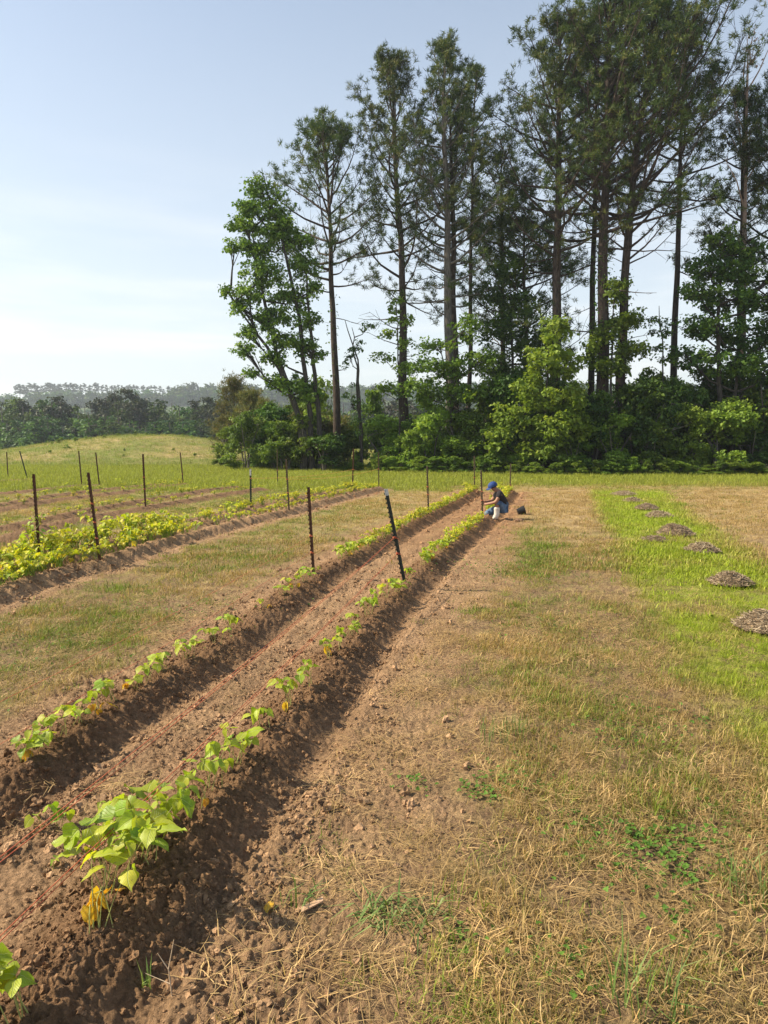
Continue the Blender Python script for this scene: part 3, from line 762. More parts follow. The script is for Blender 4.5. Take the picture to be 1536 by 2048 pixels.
def pine(label, axis_px, D, r0, crown=(.45, 1.0), width=3.0, n_br=46, seed=1, dead=8, mat=None, skew=None, tuft=1.0, prof='pine', group=None, bark_=None, ivy=0, lean_el=(0.05, .95), base_px=None, ln=.25, K=24):
    rr = np.random.default_rng(seed)
    ax = [np.array(W(a, b, D)) for a, b in axis_px]
    gz = Z(ax[0][0], D)
    # carry the trunk down to the ground
    d0 = (ax[1] - ax[0]); ax[0] = ax[0] - d0 * ((ax[0][2] - gz + .1) / max(.5, d0[2]))
    ax = np.array(ax)
    f = np.linspace(0, 1, 26)
    line = interp_axis(ax, f)
    H = line[-1, 2] - line[0, 2]
    wob = np.stack([fbm(f * 3 + seed, f * 0 + 3, 2), fbm(f * 3 + seed + 9, f * 0 + 3, 2), 0 * f], 1) * .22 * np.minimum(f * 5, 1)[:, None]
    line = line + wob
    rad = r0 * (1 - f) ** .75 * .92 + .022; rad[0] *= 1.35; rad[1] *= 1.1
    g = Geo(); cr = Geo()
    tube(g, line, rad, 9)
    root = tree_root('pine_tree', label, tuple(line[0]), group)
    C = []; Dv = []
    def at(t): return np.array([np.interp(t, f, line[:, k]) for k in range(3)])
    c0, c1 = crown
    ga = rr.uniform(0, 6.28)
    for i in range(n_br + dead):
        isdead = i >= n_br
        if isdead: t = rr.uniform(max(.15, c0 - .25), c0 + .08)
        else:
            uu = ((i + rr.uniform(0, 1)) / n_br) ** .85; t = c0 + (c1 - c0) * uu * .985
        u = np.clip((t - c0) / (c1 - c0), 0, 1)
        ga += 2.4 + rr.normal(0, .35)
        if prof == 'pine': L = 1.12 * width * (max(0, 1 - u ** 2.0) ** .85 * .88 + .12) * (.60 + .40 * min(1, u / .25 + .15)) * rr.uniform(.6, 1.12)
        else: L = width * (math.sin(math.pi * min(1, u * .85 + .12)) ** .7 * .9 + .15) * rr.uniform(.5, 1.1)
        if isdead: L = width * rr.uniform(.2, .7)
        az = ga
        if skew is not None: L *= max(.25, 1 + skew[1] * math.cos(az - skew[0]))
        e0 = lean_el[0] + (lean_el[1] - lean_el[0]) * u + rr.normal(0, .13)
        p = at(t); nseg = 6
        pts = [p]; azz = az; e = e0 - .1
        for s in range(nseg):
            e += (.10 if not isdead else .02) + rr.normal(0, .09); azz += rr.normal(0, .14)
            pts.append(pts[-1] + np.array([math.cos(azz) * math.cos(e), math.sin(azz) * math.cos(e), math.sin(e)]) * L / nseg)
        pts = np.array(pts); pts[:, 2] = np.minimum(pts[:, 2], line[-1, 2] - .15 - .12 * np.arange(nseg + 1)[::-1])
        pts[0] = p
        rb = max(.018, min(r0 * .30, .016 * L + .012)) * (1 if not isdead else .7)
        tube(g, pts, np.linspace(rb, .008, nseg + 1), 4, cap=False)
        # twigs
        ntw = int(L * (4.2 if not isdead else 1.6)) + (2 if not isdead else 0)
        for k in range(ntw):
            s = rr.uniform(.28, 1.0) ** .8 if not isdead else rr.uniform(.3, 1)
            q = np.array([np.interp(s * nseg, np.arange(nseg + 1), pts[:, c]) for c in range(3)])
            d = unit(pts[min(nseg, int(s * nseg) + 1)] - pts[int(min(nseg - 1, s * nseg))])
            dd = unit(d * .55 + rnd_unit(rr, 1)[0] * .75 + np.array([0, 0, .30 if not isdead else 0]))
            tl = L * rr.uniform(.12, .32) * (1.15 - .5 * s) + .15
            e1 = q + dd * tl
            tube(g, [q, (q + e1) / 2 + rr.normal(0, .03, 3), e1], [.012, .009, .005], 3, cap=False)
            if isdead: continue
            if rr.random() < .14 + .42 * (1 - u) ** 1.6: continue
            nt = 1 + (rr.random() < .55 * tuft) + (rr.random() < .35 * tuft * (.5 + u))
            for w_ in range(nt):
                C.append(e1 - dd * tl * .5 * w_ / 2 + rr.normal(0, .10 + .06 * w_, 3)); Dv.append(unit(dd * .6 + np.array([0, 0, .8])))
        if not isdead:
            C.append(pts[-1]); Dv.append(unit(pts[-1] - pts[-2]))
    if crown[1] > .95:
        for k in range(7): C.append(line[-1] + rr.normal(0, .1, 3) - np.array([0, 0, k * .12])); Dv.append(np.array([0, 0, 1.0]))
    if C:
        C = np.array(C); Dv = np.array(Dv)
        needle_tufts(cr, C, Dv, rr, K=K, ln=ln, wd=.036)
    finish_tree(root, g, cr, bark_ or M_PBARK, mat or M_PINE)
    if ivy:
        iv = Geo(); m = ivy
        t = rr.uniform(.05, c0, m); a = rr.uniform(0, 6.28, m)
        q = np.stack([np.interp(t, f, line[:, k]) for k in range(3)], 1); rd = np.interp(t, f, rad) + rr.uniform(.02, .30, m) * (rr.random(m) < .8)
        q = q + np.stack([np.cos(a) * rd, np.sin(a) * rd, 0 * a], 1) - line[0]
        leaf_quads(iv, q, rr, .15); link('ivy', iv.mesh('ivy'), M_LEAFD, root)
    return root

def clump_crown(cr, trunkg, centers, radii, n_clump, leaves_per, rr, size, axis_pts, clump_r=.42, limb=True, limb_r=.05, shell=.5, flat=.65):
    """foliage blobs of many leaf clumps, carried by limbs that start on the trunk axis"""
    centers = np.asarray(centers, float); radii = np.asarray(radii, float)
    w = radii[:, 0] * radii[:, 1] * radii[:, 2]; w = w ** .7; w /= w.sum()
    for c, r, ww in zip(centers, radii, w):
        k = max(6, int(n_clump * ww))
        d = rnd_unit(rr, k); rad = (shell + (1 - shell) * rr.random((k, 1))) ** .8
        cc = c + d * rad * r
        if limb:
            # limb from the axis below the blob
            j = np.argmin(np.abs(axis_pts[:, 2] - (c[2] - np.linalg.norm(c[:2] - axis_pts[len(axis_pts) // 2, :2]) * .55 - r[2] * .4)))
            a0 = axis_pts[j]; m1 = a0 * .5 + c * .5 + np.array([0, 0, -.12]) * np.linalg.norm(c - a0) + rr.normal(0, limb_r * 1.5, 3)
            tube(trunkg, [a0, m1, c], [limb_r, limb_r * .7, limb_r * .35], 5, cap=False)
            for q in cc[:: max(1, k // 9)]:
                tube(trunkg, [c + (m1 - c) * rr.random(), (c + q) / 2 + rr.normal(0, limb_r * 1.2, 3), q], [limb_r * .4, limb_r * .25, .006], 3, cap=False)
        n = leaves_per
        ctr = np.repeat(cc, n, 0)
        off = rnd_unit(rr, len(ctr)) * (rr.random((len(ctr), 1)) ** .45) * clump_r * np.array([1, 1, flat]) * np.repeat(rr.uniform(.6, 1.35, (k, 1)), n, 0)
        leaf_quads(cr, ctr + off, rr, size, var=np.repeat(rr.random(k), n))

def broadleaf(label, stems_px, D, r0, blobs_px, n_clump=160, leaves_per=34, size=.17, mat=None, seed=1, group=None, name='broadleaf_tree', clump_r=.42, depth=1.6, bark_=None, shell=.35, cat='tree'):
    """blobs_px: (px, py, radius in pixels, vertical radius in pixels[, depth offset])"""
    rr = np.random.default_rng(seed)
    g = Geo(); cr = Geo(); axes = []
    for st in stems_px:
        ax = [np.array(W(a, b, D)) for a, b in st]
        gz = Z(ax[0][0], D); ax.insert(0, np.array([ax[0][0] + (ax[0][0] - ax[1][0]) * .1, D, gz - .1]))
        f = np.linspace(0, 1, 16); line = interp_axis(np.array(ax), f)
        line[1:-1] += rr.normal(0, .035, (14, 3)) * [1, 1, 0]
        tube(g, line, r0 * (1 - f) ** .7 + .015, 7); axes.append(line)
    base = axes[0][0]
    root = tree_root(name, label, tuple(base), group, cat)
    C = []; Rr = []
    for b in blobs_px:
        c = np.array(W(b[0], b[1], D + (b[4] if len(b) > 4 else 0))); k = D / F_PX
        rs = 1.18 if seed == 31 else 1.0
        C.append(c); Rr.append([b[2] * k * rs, min(b[2] * k, 2.2) * depth * .6, b[3] * k])
    al = np.concatenate(axes)
    al = al[np.argsort(al[:, 2])]
    clump_crown(cr, g, C, Rr, n_clump, leaves_per, rr, size, al, clump_r, True, r0 * .45, shell)
    finish_tree(root, g, cr, bark_ or M_LBARK, mat or M_LEAFM)
    return root

def wood_trees():
    # the tall pines, left to right
    pine('leftmost tall pine, slim trunk and narrow ragged crown beside the leafy sweetgum', [(672, 860), (668, 620), (658, 430), (645, 252)], 41, .24, (.52, 1), 4.4, 46, 11, 5, tuft=1.1, ivy=120)
    pine('second tall pine from the left with open crown and long bare lower limbs', [(812, 880), (804, 600), (795, 400), (782, 112)], 41, .28, (.40, 1), 4.5, 56, 12, 9, tuft=1.1, ivy=420)
    pine('tall pointed pine with pale trunk standing close beside its darker twin', [(899, 880), (896, 560), (892, 320), (886, 82)], 40, .30, (.36, 1), 4.0, 60, 13, 12, tuft=1.1, bark_=M_GBARK)
    pine('darker twin pine just behind the pale trunked pointed pine', [(912, 880), (908, 560), (904, 330), (900, 190)], 41.5, .26, (.5, 1), 3.0, 34, 14, 6, tuft=.9)
    pine('thin straight pine to the right of the twin pines', [(938, 880), (943, 500), (946, 250), (952, 132)], 43, .15, (.52, 1), 2.6, 34, 15, 10, tuft=1.1)
    pine('tall thick pine with a broad crown starting halfway up, above the bright maple', [(1112, 900), (1113, 560), (1117, 330), (1120, 40)], 39, .34, (.44, 1), 5.2, 68, 16, 6, tuft=1.1, ivy=200)
    pine('slim grey pine trunk standing just behind the thickest dark trunk', [(1180, 900), (1186, 500), (1193, 250), (1200, 20)], 41, .21, (.5, 1.0), 3.4, 50, 17, 6, tuft=1.2)
    pine('thickest dark pine whose top runs out above the photo', [(1202, 900), (1208, 480), (1216, 220), (1222, -60)], 38, .38, (.46, 1), 5.6, 78, 18, 6, tuft=1.1, ivy=500, skew=(.3, .1))
    pine('leaning pine with long upswept limbs reaching right across the sky', [(1236, 900), (1250, 560), (1268, 350), (1290, 170), (1312, -70)], 38.5, .30, (.42, 1), 6.6, 80, 19, 5, tuft=1.05, skew=(0.0, .35), ivy=380, lean_el=(.45, .95))
    pine('dark crowned pine filling the gap left of the dead snag', [(1345, 880), (1352, 500), (1362, 300), (1372, 58)], 41, .22, (.56, 1), 4.2, 54, 20, 4, tuft=1.2)
    pine('pine beside the dead snag with layered crown at the photo\'s right side', [(1478, 900), (1482, 600), (1486, 380), (1490, 175)], 40, .27, (.42, .97), 3.7, 46, 21, 8, tuft=.9)
    pine('pine at the right edge with crown cut by the photo frame', [(1580, 900), (1575, 500), (1566, 150)], 39, .28, (.40, 1), 4.2, 60, 22, 4, tuft=1.2)
    pine('tall pine standing outside the right edge of the view', [(1720, 900), (1724, 500), (1730, 60)], 39, .3, (.4, 1), 4.4, 60, 23, 4)
    pine('low spreading pine filling in behind the bright maple', [(1050, 920), (1050, 640), (1048, 430)], 42, .20, (.22, 1), 4.2, 64, 24, 3, tuft=1.1, prof='round', lean_el=(0, .5))
    pine('smaller pine behind the low spreading pine, left of the thick trunk', [(1010, 920), (1006, 640), (1003, 300)], 44, .18, (.35, 1), 3.6, 50, 25, 3, tuft=1.0, prof='round', lean_el=(.1, .6))
    # dead snag
    rr = np.random.default_rng(77); g = Geo(); D = 39.4
    ax = np.array([W(1486, 900, D), W(1488, 500, D), W(1491, 300, D), W(1496, 95, D)]); ax[0, 2] = Z(ax[0, 0], D) - .05
    f = np.linspace(0, 1, 18); ln_ = interp_axis(ax, f)
    tube(g, ln_, .14 * (1 - f) ** .6 + .03, 8)
    for (a, b) in (((1492, 215), (1512, 40)), ((1500, 130), (1503, 60)), ((1490, 190), (1530, 95)), ((1488, 330), (1450, 235)), ((1489, 300), (1470, 190)), ((1488, 370), (1530, 250)), ((1489, 260), (1462, 210)), ((1488, 420), (1430, 330)), ((1489, 350), (1545, 300))):
        p, q = np.array(W(*a, D)), np.array(W(*b, D)); q[1] += rr.uniform(-1.2, 1.2); m = (p + q) / 2 + rr.normal(0, .12, 3)
        tube(g, [p, m, q], [.05, .035, .01], 4)
        for k in range(4):
            s = m + (q - m) * rr.random(); tube(g, [s, s + rr.normal(0, .28, 3) + [0, 0, .2]], [.014, .006], 3)
    root = tree_root('dead_tree', 'dead bare snag with broken reddish top against the sky at right', tuple(ln_[0]))
    finish_tree(root, g, None, M_DEAD, None)
    lv = Geo(); C = np.array([W(1512 + rr.normal(0, 8), 45 + rr.uniform(0, 90), D) for i in range(26)]) - ln_[0]
    leaf_quads(lv, C, rr, .16); link('dry_leaves', lv.mesh('dry_leaves'), M_DEAD, root)

    # leafy trees
    B = broadleaf
    B('leafy sweetgum leaning left, the leftmost tall tree of the wood', [[(622, 850), (600, 640), (570, 500), (528, 352)], [(606, 850), (560, 740), (505, 650), (462, 575)], [(640, 860), (622, 660), (612, 520)], [(600, 830), (555, 720), (520, 560), (495, 420)]], 39, .15,
      [(520, 375, 22, 26), (500, 410, 26, 26), (545, 410, 34, 30), (497, 455, 34, 26), (560, 455, 40, 28), (470, 492, 20, 14), (515, 500, 40, 26), (590, 480, 34, 24), (530, 545, 42, 26), (605, 530, 32, 24), (455, 580, 16, 14), (500, 585, 34, 22), (580, 590, 42, 24), (630, 580, 16, 20), (480, 610, 26, 16), (545, 635, 46, 24), (615, 640, 26, 26), (495, 665, 22, 18), (575, 680, 40, 22), (490, 700, 22, 18), (545, 715, 30, 16), (620, 700, 26, 30), (510, 745, 18, 12), (570, 765, 44, 16), (610, 780, 40, 22)],
      760, 30, .16, M_LEAFM, 31, clump_r=.34, depth=1.5, shell=.15)
    B('bare spindly tree hung with vines between the first two pines', [[(722, 900), (712, 740), (704, 655)], [(724, 900), (716, 720), (690, 640)]], 39, .07,
      [(715, 690, 18, 20), (700, 720, 14, 30), (735, 655, 22, 8), (700, 800, 22, 34), (725, 860, 26, 40)], 30, 24, .13, M_LEAFD, 32, clump_r=.3)
    B('thin young tree with pale green sprays in front of the second pine', [[(800, 900), (797, 760), (792, 600)]], 38.5, .05,
      [(792, 610, 14, 18), (805, 640, 26, 10), (775, 665, 26, 8), (815, 690, 20, 12), (765, 715, 24, 8), (810, 735, 26, 10), (780, 775, 30, 12)], 42, 26, .17, M_LEAFB, 33, clump_r=.32)
    B('bright yellow-green maple standing sunlit at the edge of the wood', [[(1085, 940), (1090, 800), (1100, 670)], [(1080, 930), (1040, 850)]], 35.6, .08,
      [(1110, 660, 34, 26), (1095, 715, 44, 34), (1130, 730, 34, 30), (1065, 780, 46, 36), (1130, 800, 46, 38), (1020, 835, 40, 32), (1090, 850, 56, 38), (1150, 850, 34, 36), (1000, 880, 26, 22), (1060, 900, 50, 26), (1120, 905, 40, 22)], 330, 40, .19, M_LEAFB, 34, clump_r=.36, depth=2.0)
    B('dense dark green broadleaf tree filling the right edge', [[(1440, 930), (1436, 700), (1440, 480)], [(1462, 930), (1475, 700)]], 37, .16,
      [(1440, 485, 42, 28), (1500, 500, 40, 26), (1420, 530, 46, 26), (1480, 545, 60, 28), (1395, 585, 44, 22), (1460, 600, 66, 26), (1530, 590, 44, 30), (1380, 650, 34, 18), (1430, 660, 60, 26), (1500, 670, 60, 30), (1560, 660, 40, 40), (1375, 715, 44, 20), (1450, 730, 70, 30), (1530, 740, 60, 36), (1560, 540, 40, 40)], 420, 40, .18, M_LEAFD, 35, depth=1.8)
    B('small sparse tree with bare forked top in the gap left of the dark broadleaf', [[(1330, 900), (1326, 720), (1318, 612)]], 37.5, .05,
      [(1318, 640, 24, 10), (1325, 668, 28, 8), (1312, 695, 22, 8), (1335, 715, 26, 10)], 26, 24, .15, M_LEAFD, 36, clump_r=.3)
    B('mid-height leafy tree between the twin pines and the thin pine', [[(905, 930), (900, 800), (880, 690)]], 37.6, .08,
      [(870, 690, 34, 12), (930, 660, 30, 26), (850, 730, 40, 16), (905, 740, 44, 24), (960, 720, 36, 22), (840, 775, 46, 18), (915, 790, 50, 26), (975, 780, 34, 26)], 190, 34, .17, M_LEAFM, 37)
    B('dark leafy tree with climbing foliage left of the thick pine trunk', [[(1030, 930), (1025, 750), (1020, 560)]], 40.5, .1,
      [(1020, 540, 40, 30), (985, 590, 30, 26), (1045, 610, 44, 30), (1000, 660, 44, 30), (1060, 690, 44, 36), (985, 730, 36, 26), (1030, 760, 44, 30)], 260, 34, .17, M_LEAFD, 38)
    B('leafy young tree climbing among the trunks of the thick and leaning pines', [[(1225, 930), (1222, 760), (1228, 570)]], 37.4, .07,
      [(1235, 580, 24, 26), (1250, 640, 34, 22), (1215, 665, 28, 20), (1262, 700, 34, 16), (1225, 730, 38, 18), (1190, 700, 24, 30), (1260, 790, 34, 14)], 150, 34, .18, M_LEAFM, 39)
    B('dark leafy tree outside the right edge of the view', [[(1640, 930), (1642, 600)]], 38, .14,
      [(1640, 560, 60, 50), (1610, 660, 60, 50), (1680, 680, 70, 50), (1640, 780, 90, 50)], 200, 34, .2, M_LEAFD, 40)
wood_trees()

def shrub_variants():
    out = []
    for k in range(7):
        rr = np.random.default_rng(200 + k); g = Geo(); cr = Geo()
        ns = 4; ax = []
        for s in range(ns):
            a = rr.uniform(0, 6.28); top = np.array([math.cos(a) * .28, math.sin(a) * .28, rr.uniform(.55, .9)])
            l = interp_axis(np.array([[math.cos(a) * .04, math.sin(a) * .04, -.02], top * [.35, .35, .5], top]), np.linspace(0, 1, 7))
            tube(g, l, np.linspace(.013, .004, 7), 5); ax.append(l)
        nb = 9
        C = []; Rr = []
        for b in range(nb):
            a = rr.uniform(0, 6.28); h = rr.uniform(.14, .88); r = .30 * (1.15 - h * .8) * rr.uniform(.4, 1.1)
            C.append([math.cos(a) * r, math.sin(a) * r, h]); q = rr.uniform(.11, .21); Rr.append([q, q, q * .75])
        al = np.concatenate(ax); al = al[np.argsort(al[:, 2])]
        clump_crown(cr, g, C, Rr, 150, 42, rr, .038, al, .078, True, .005, .3)
        out.append((g.mesh('stem', True), cr.mesh('foliage')))
    return out
SHRUBS = shrub_variants()
def put_shrub(k, x, y, h, wd, mat, label, group, rz=0, name='shrub', cat='shrub'):
    st, fo = SHRUBS[k % len(SHRUBS)]
    e = empty(name, (x, y, Z(x, y) if y < 44 else float(terrain(np.array([x]), np.array([y]))[0])), rz)
    e.scale = (wd, wd, h); props(e, label, cat, group)
    a = link('stem', st, M_GBARK, e)
    b = link('foliage', fo, M_LEAFM, e)
    b.material_slots[0].link = 'OBJECT'; b.material_slots[0].material = mat
    return e
def undergrowth():
    rr = np.random.default_rng(50)
    # front edge bushes that can be told apart: (px, base py, top py, width px, tone, label)
    F_ = [(455, 926, 862, 50, 2, 'pale leafy bush low at the left end of the wood'),
          (560, 932, 885, 60, 1, 'green bush under the sweetgum'),
          (640, 934, 775, 90, 2, 'bright green tall bush right of the sweetgum trunks'),
          (600, 932, 800, 80, 0, 'bush behind the bright green tall bush'),
          (690, 936, 850, 70, 0, 'bush at the foot of the leftmost pine'),
          (772, 942, 848, 96, 2, 'rounded sunlit bush with pale tips left of the second pine'),
          (822, 944, 868, 60, 2, 'small pale bush right of the rounded sunlit bush'),
          (760, 935, 790, 90, 1, 'loose yellow-green bush behind the rounded sunlit bush'),
          (860, 944, 800, 100, 2, 'tall green bush between the second pine and the twin pines'),
          (930, 944, 835, 110, 2, 'greyish green bush beneath the twin pines'),
          (985, 946, 850, 80, 0, 'green bush left of the bright maple'),
          (1040, 948, 905, 50, 2, 'little bright bush beside the farthest row stake'),
          (1010, 944, 770, 120, 0, 'tall dark bush behind the maple\'s left side'),
          (1180, 946, 800, 110, 0, 'dark bush right of the bright maple'),
          (1145, 948, 880, 90, 1, 'low green bush under the bright maple\'s right side'),
          (1225, 948, 840, 100, 2, 'green bush at the foot of the thickest pine'),
          (1275, 946, 780, 120, 0, 'dark bush right of the leaning pine trunk'),
          (1310, 948, 850, 100, 1, 'green bush below the small sparse tree'),
          (1355, 946, 760, 120, 0, 'tall dark bush under the gap in the wood'),
          (1375, 948, 830, 90, 2, 'yellow-green bush below the dark broadleaf tree'),
          (1440, 948, 810, 120, 2, 'yellow-green tall bush in front of the dark broadleaf tree'),
          (1420, 944, 750, 130, 0, 'dark tall bush behind the yellow-green tall bush'),
          (1500, 948, 850, 100, 0, 'dark low bush near the right edge'),
          (1530, 946, 770, 130, 1, 'green tall bush at the right edge'),
          (1600, 948, 800, 130, 0, 'dark bush just outside the right edge'),
          (1680, 948, 770, 150, 1, 'green bush well outside the right edge')]
    mats = [M_LEAFD, M_LEAFM, M_LEAFB]
    for i, (px, pb, pt, w, tone, lab) in enumerate(F_):
        p = P(px, pb); h = (pb - pt) / F_PX * p.y * 1.16
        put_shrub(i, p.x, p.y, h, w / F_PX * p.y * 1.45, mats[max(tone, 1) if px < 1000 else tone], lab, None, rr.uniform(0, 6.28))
    # infill behind, one dark mass of separate bushes nobody could tell apart
    for i in range(64):
        px = 500 + i * 18.5 + rr.normal(0, 10); D = rr.uniform(37.5, 47)
        x = W(px, 900, D).x
        if 690 < px < 880 and rr.random() < .35: continue
        h = rr.uniform(3.2, 5.6) * (1 if px > 960 else .72)
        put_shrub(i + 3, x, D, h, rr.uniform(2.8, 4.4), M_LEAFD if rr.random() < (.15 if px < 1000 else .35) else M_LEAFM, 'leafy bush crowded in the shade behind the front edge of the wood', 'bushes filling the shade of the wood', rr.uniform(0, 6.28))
    # low weeds along the wood's foot
    for i in range(70):
        px = 440 + i * 17 + rr.normal(0, 6); pb = np.interp(px, [440, 700, 1100, 1700], [934, 943, 951, 952]); p = P(px, pb)
        put_shrub(i, p.x, p.y, rr.uniform(.35, 1.0), rr.uniform(.9, 1.7), M_LEAFM if rr.random() < .6 else M_LEAFB, 'low leafy weed along the foot of the wood where the grass begins', 'weeds along the foot of the wood', rr.uniform(0, 6.28), 'weed', 'weed')
    # small weeds on the mound crest
    for i in range(40):
        px = rr.uniform(90, 440); D = rr.uniform(72, 80) if i < 34 else rr.uniform(52, 66); x = W(px, 900, D).x
        s = rr.uniform(.2, .5)
        put_shrub(i, x, D, s, s * rr.uniform(1.0, 2.0), M_LEAFM if rr.random() < .25 else M_LEAFB, 'small green weed clump on the low grassy mound', 'weed clumps on the mound', rr.uniform(0, 6.28), 'weed', 'weed')
undergrowth()

def young_pines():
    rr = np.random.default_rng(60)
    L_ = [(470, 926, 758, 74, 'young olive pine at the left end of the wood, tallest of its clump'),
          (500, 928, 785, 70, 'young brownish pine second in the clump at the wood\'s left end'),
          (532, 930, 806, 60, 'young brown-tinged pine right of the two clump leaders'),
          (452, 924, 835, 44, 'small olive pine outermost at the wood\'s left end'),
          (590, 933, 838, 84, 'bushy young pine under the sweetgum trunks'),
          (655, 936, 846, 90, 'broad low young pine left of the leftmost tall pine'),
          (560, 930, 842, 70, 'bushy brownish pine between the clump and the sweetgum')]
    for i, (px, pb, pt, w, lab) in enumerate(L_):
        p = P(px, pb); D = p.y
        pine(lab, [(px, pb), (px - 2, (pb + pt) / 2), (px - 1, pt)], D, .07, (.06, 1), w / F_PX * D * .82, 44, 300 + i, 0, mat=M_PINEO, tuft=1.6, prof='round' if i > 3 else 'pine', lean_el=(.55, 1.0), ln=.25, K=12)
young_pines()

# ------------------------------------------------------------------ far woods
def far_variants():
    out = []
    for k in range(6):
        rr = np.random.default_rng(400 + k); g = Geo(); cr = Geo()
        pineish = k >= 4
        line = interp_axis(np.array([[0, 0, -.02], [.01, .01, .5], [rr.normal(0, .02), 0, .93]]), np.linspace(0, 1, 8))
        tube(g, line, np.linspace(.012, .003, 8), 6)
        C = []; Rr = []
        if pineish:
            for b in range(15):
                a = rr.uniform(0, 6.28); h = rr.uniform(.55, .97); r = .15 * (1.3 - h * .7) * rr.uniform(.1, 1.1); q = rr.uniform(.045, .09)
                C.append([math.cos(a) * r, math.sin(a) * r, h]); Rr.append([q, q, q * .6])
            clump_crown(cr, g, C, Rr, 120, 16, rr, .022, line, .033, True, .004, .1)
        else:
            for b in range(16):
                a = rr.uniform(0, 6.28); h = rr.uniform(.12, .92); r = .20 * math.sin(math.pi * min(1, h * .8 + .14)) * rr.uniform(.3, 1.15); q = rr.uniform(.07, .13)
                C.append([math.cos(a) * r, math.sin(a) * r, h]); Rr.append([q * 1.1, q * 1.1, q])
            clump_crown(cr, g, C, Rr, 330, 20, rr, .024, line, .034, True, .004, .15)
        out.append((g.mesh('trunk', True), cr.mesh('crown')))
    return out
FAR = far_variants()
def put_far(k, x, y, h, wd, mat, label, group, parts=True):
    z = float(terrain(np.array([x]), np.array([y]))[0])
    tr, cr = FAR[k]
    e = empty('far_tree', (x, y, z - .3), random.uniform(0, 6.28)); e.scale = (wd, wd, h); props(e, label, 'tree', group)
    link('trunk', tr, M_GBARK, e)
    b = link('crown', cr, M_FAR, e); b.material_slots[0].link = 'OBJECT'; b.material_slots[0].material = mat
def far_woods():
    rr = np.random.default_rng(71)
    # tree line beyond the mound (tops read off the photograph)
    tx = [-500, -200, 0, 25, 50, 90, 118, 145, 175, 205, 240, 268, 300, 335, 365, 395, 420, 440, 480, 560, 760, 1000, 1240, 1300, 1500, 1800]
    ty = [800, 796, 795, 800, 800, 790, 800, 793, 800, 785, 770, 772, 790, 792, 800, 804, 800, 790, 795, 798, 800, 800, 765, 768, 770, 770]
    lab = {0: 'dark round topped tree', 1: 'mid green tree', 2: 'pale green tree', 3: 'dusky green tree', 4: 'tall pine', 5: 'dark pine'}
    X = -260
    px = -420.0
    while px < 1700:
        D = rr.uniform(128, 150); pt = np.interp(px, tx, ty) + rr.normal(0, 4)
        p = W(px, pt, D); z = float(terrain(np.array([p.x]), np.array([D]))[0])
        h = (p.z - z) / .97; k = int(rr.integers(0, 6)) if rr.random() < .9 else 2
        put_far(k, p.x, D, h, h * rr.uniform(.7, 1.0) * (1.0 if k < 4 else 1.25), M_FARP if k >= 4 else M_FAR, ('hazy dark pine rising in the far tree line beyond the mound' if k >= 4 else 'hazy round crowned green tree in the far tree line beyond the mound'), ('pines' if k >= 4 else 'leafy trees') + ' of the far tree line')
        px += rr.uniform(11, 21)
    # second rank a little lower in front, darker bases
    px = -300.0
    while px < 700:
        D = rr.uniform(116, 126); pt = 832 + rr.normal(0, 12)
        p = W(px, pt, D); z = float(terrain(np.array([p.x]), np.array([D]))[0])
        h = max(5, (p.z - z)); k = int(rr.integers(0, 4))
        put_far(k, p.x, D, h, h * rr.uniform(1.1, 1.5), M_FAR, 'lower hazy tree at the front of the far tree line', 'lower trees before the far tree line')
        px += rr.uniform(20, 32)
    # pines standing on the distant ridge
    px = 30.0
    while px < 640:
        D = rr.uniform(655, 700); pt = np.interp(px, [0, 30, 120, 240, 330, 392, 400, 640], [772, 765, 764, 768, 772, 779, 789, 790]) + rr.normal(0, 1.8)
        p = W(px, pt, D); z = float(terrain(np.array([p.x]), np.array([D]))[0])
        h = max(6, p.z - z); k = 4 + int(rr.integers(0, 2))
        put_far(k, p.x, D, h, h * rr.uniform(.9, 1.3), M_FARP, 'tiny bluish pine in the row on the distant ridge', 'pines along the distant ridge')
        px += rr.uniform(4.5, 10)
    # unbroken canopy on the valley sides: one mass
    n = 2600
    D = 160 + rr.random(n) ** .8 * 480; x = rr.uniform(-.75, .75, n) * D
    k = ~((np.abs(D - 560) < 40) & (x / D < .05) & (fbm(x / 90, D / 90, 2) > -.25))
    D = D[k]; x = x[k]; n = len(x); z = terrain(x, D)
    bl = Geo(); r2 = np.random.default_rng(5)
    C = np.array([[0, 0, .55]]); clump_crown(bl, Geo(), C, [[.55, .55, .5]], 60, 12, r2, .17, np.array([[0, 0, 0], [0, 0, 1.0]]), .2, False)
    me = bl.mesh('canopy_clump'); me.materials.append(M_FAR); s1 = bpy.data.objects.new('canopy_clump', me)
    scatter('distant_forest', np.stack([x, D, z], 1), rot_for(n, rr, .05), rr.uniform(8, 15, n), np.zeros(n), np.tile([.05, .08, .03], (n, 1)), [s1], 'unbroken hazy forest canopy covering the far valley sides')
far_woods()

# ------------------------------------------------------------------ haze
def haze():
    g = Geo(); boxg(g, (-1990, -60, -45), (1990, 1620, 90))
    o = link('haze', g.mesh('haze'))
    m, N, L = new_mat('haze'); ou = N.new('ShaderNodeOutputMaterial'); v = N.new('ShaderNodeVolumePrincipled')
    v.inputs['Color'].default_value = (.80, .90, 1.0, 1); v.inputs['Density'].default_value = .00045; v.inputs['Anisotropy'].default_value = .25
    L.new(v.outputs[0], ou.inputs['Volume']); o.data.materials.append(m)
    props(o, 'thin pale morning haze lying over the whole valley', None, None, 'stuff')
haze()

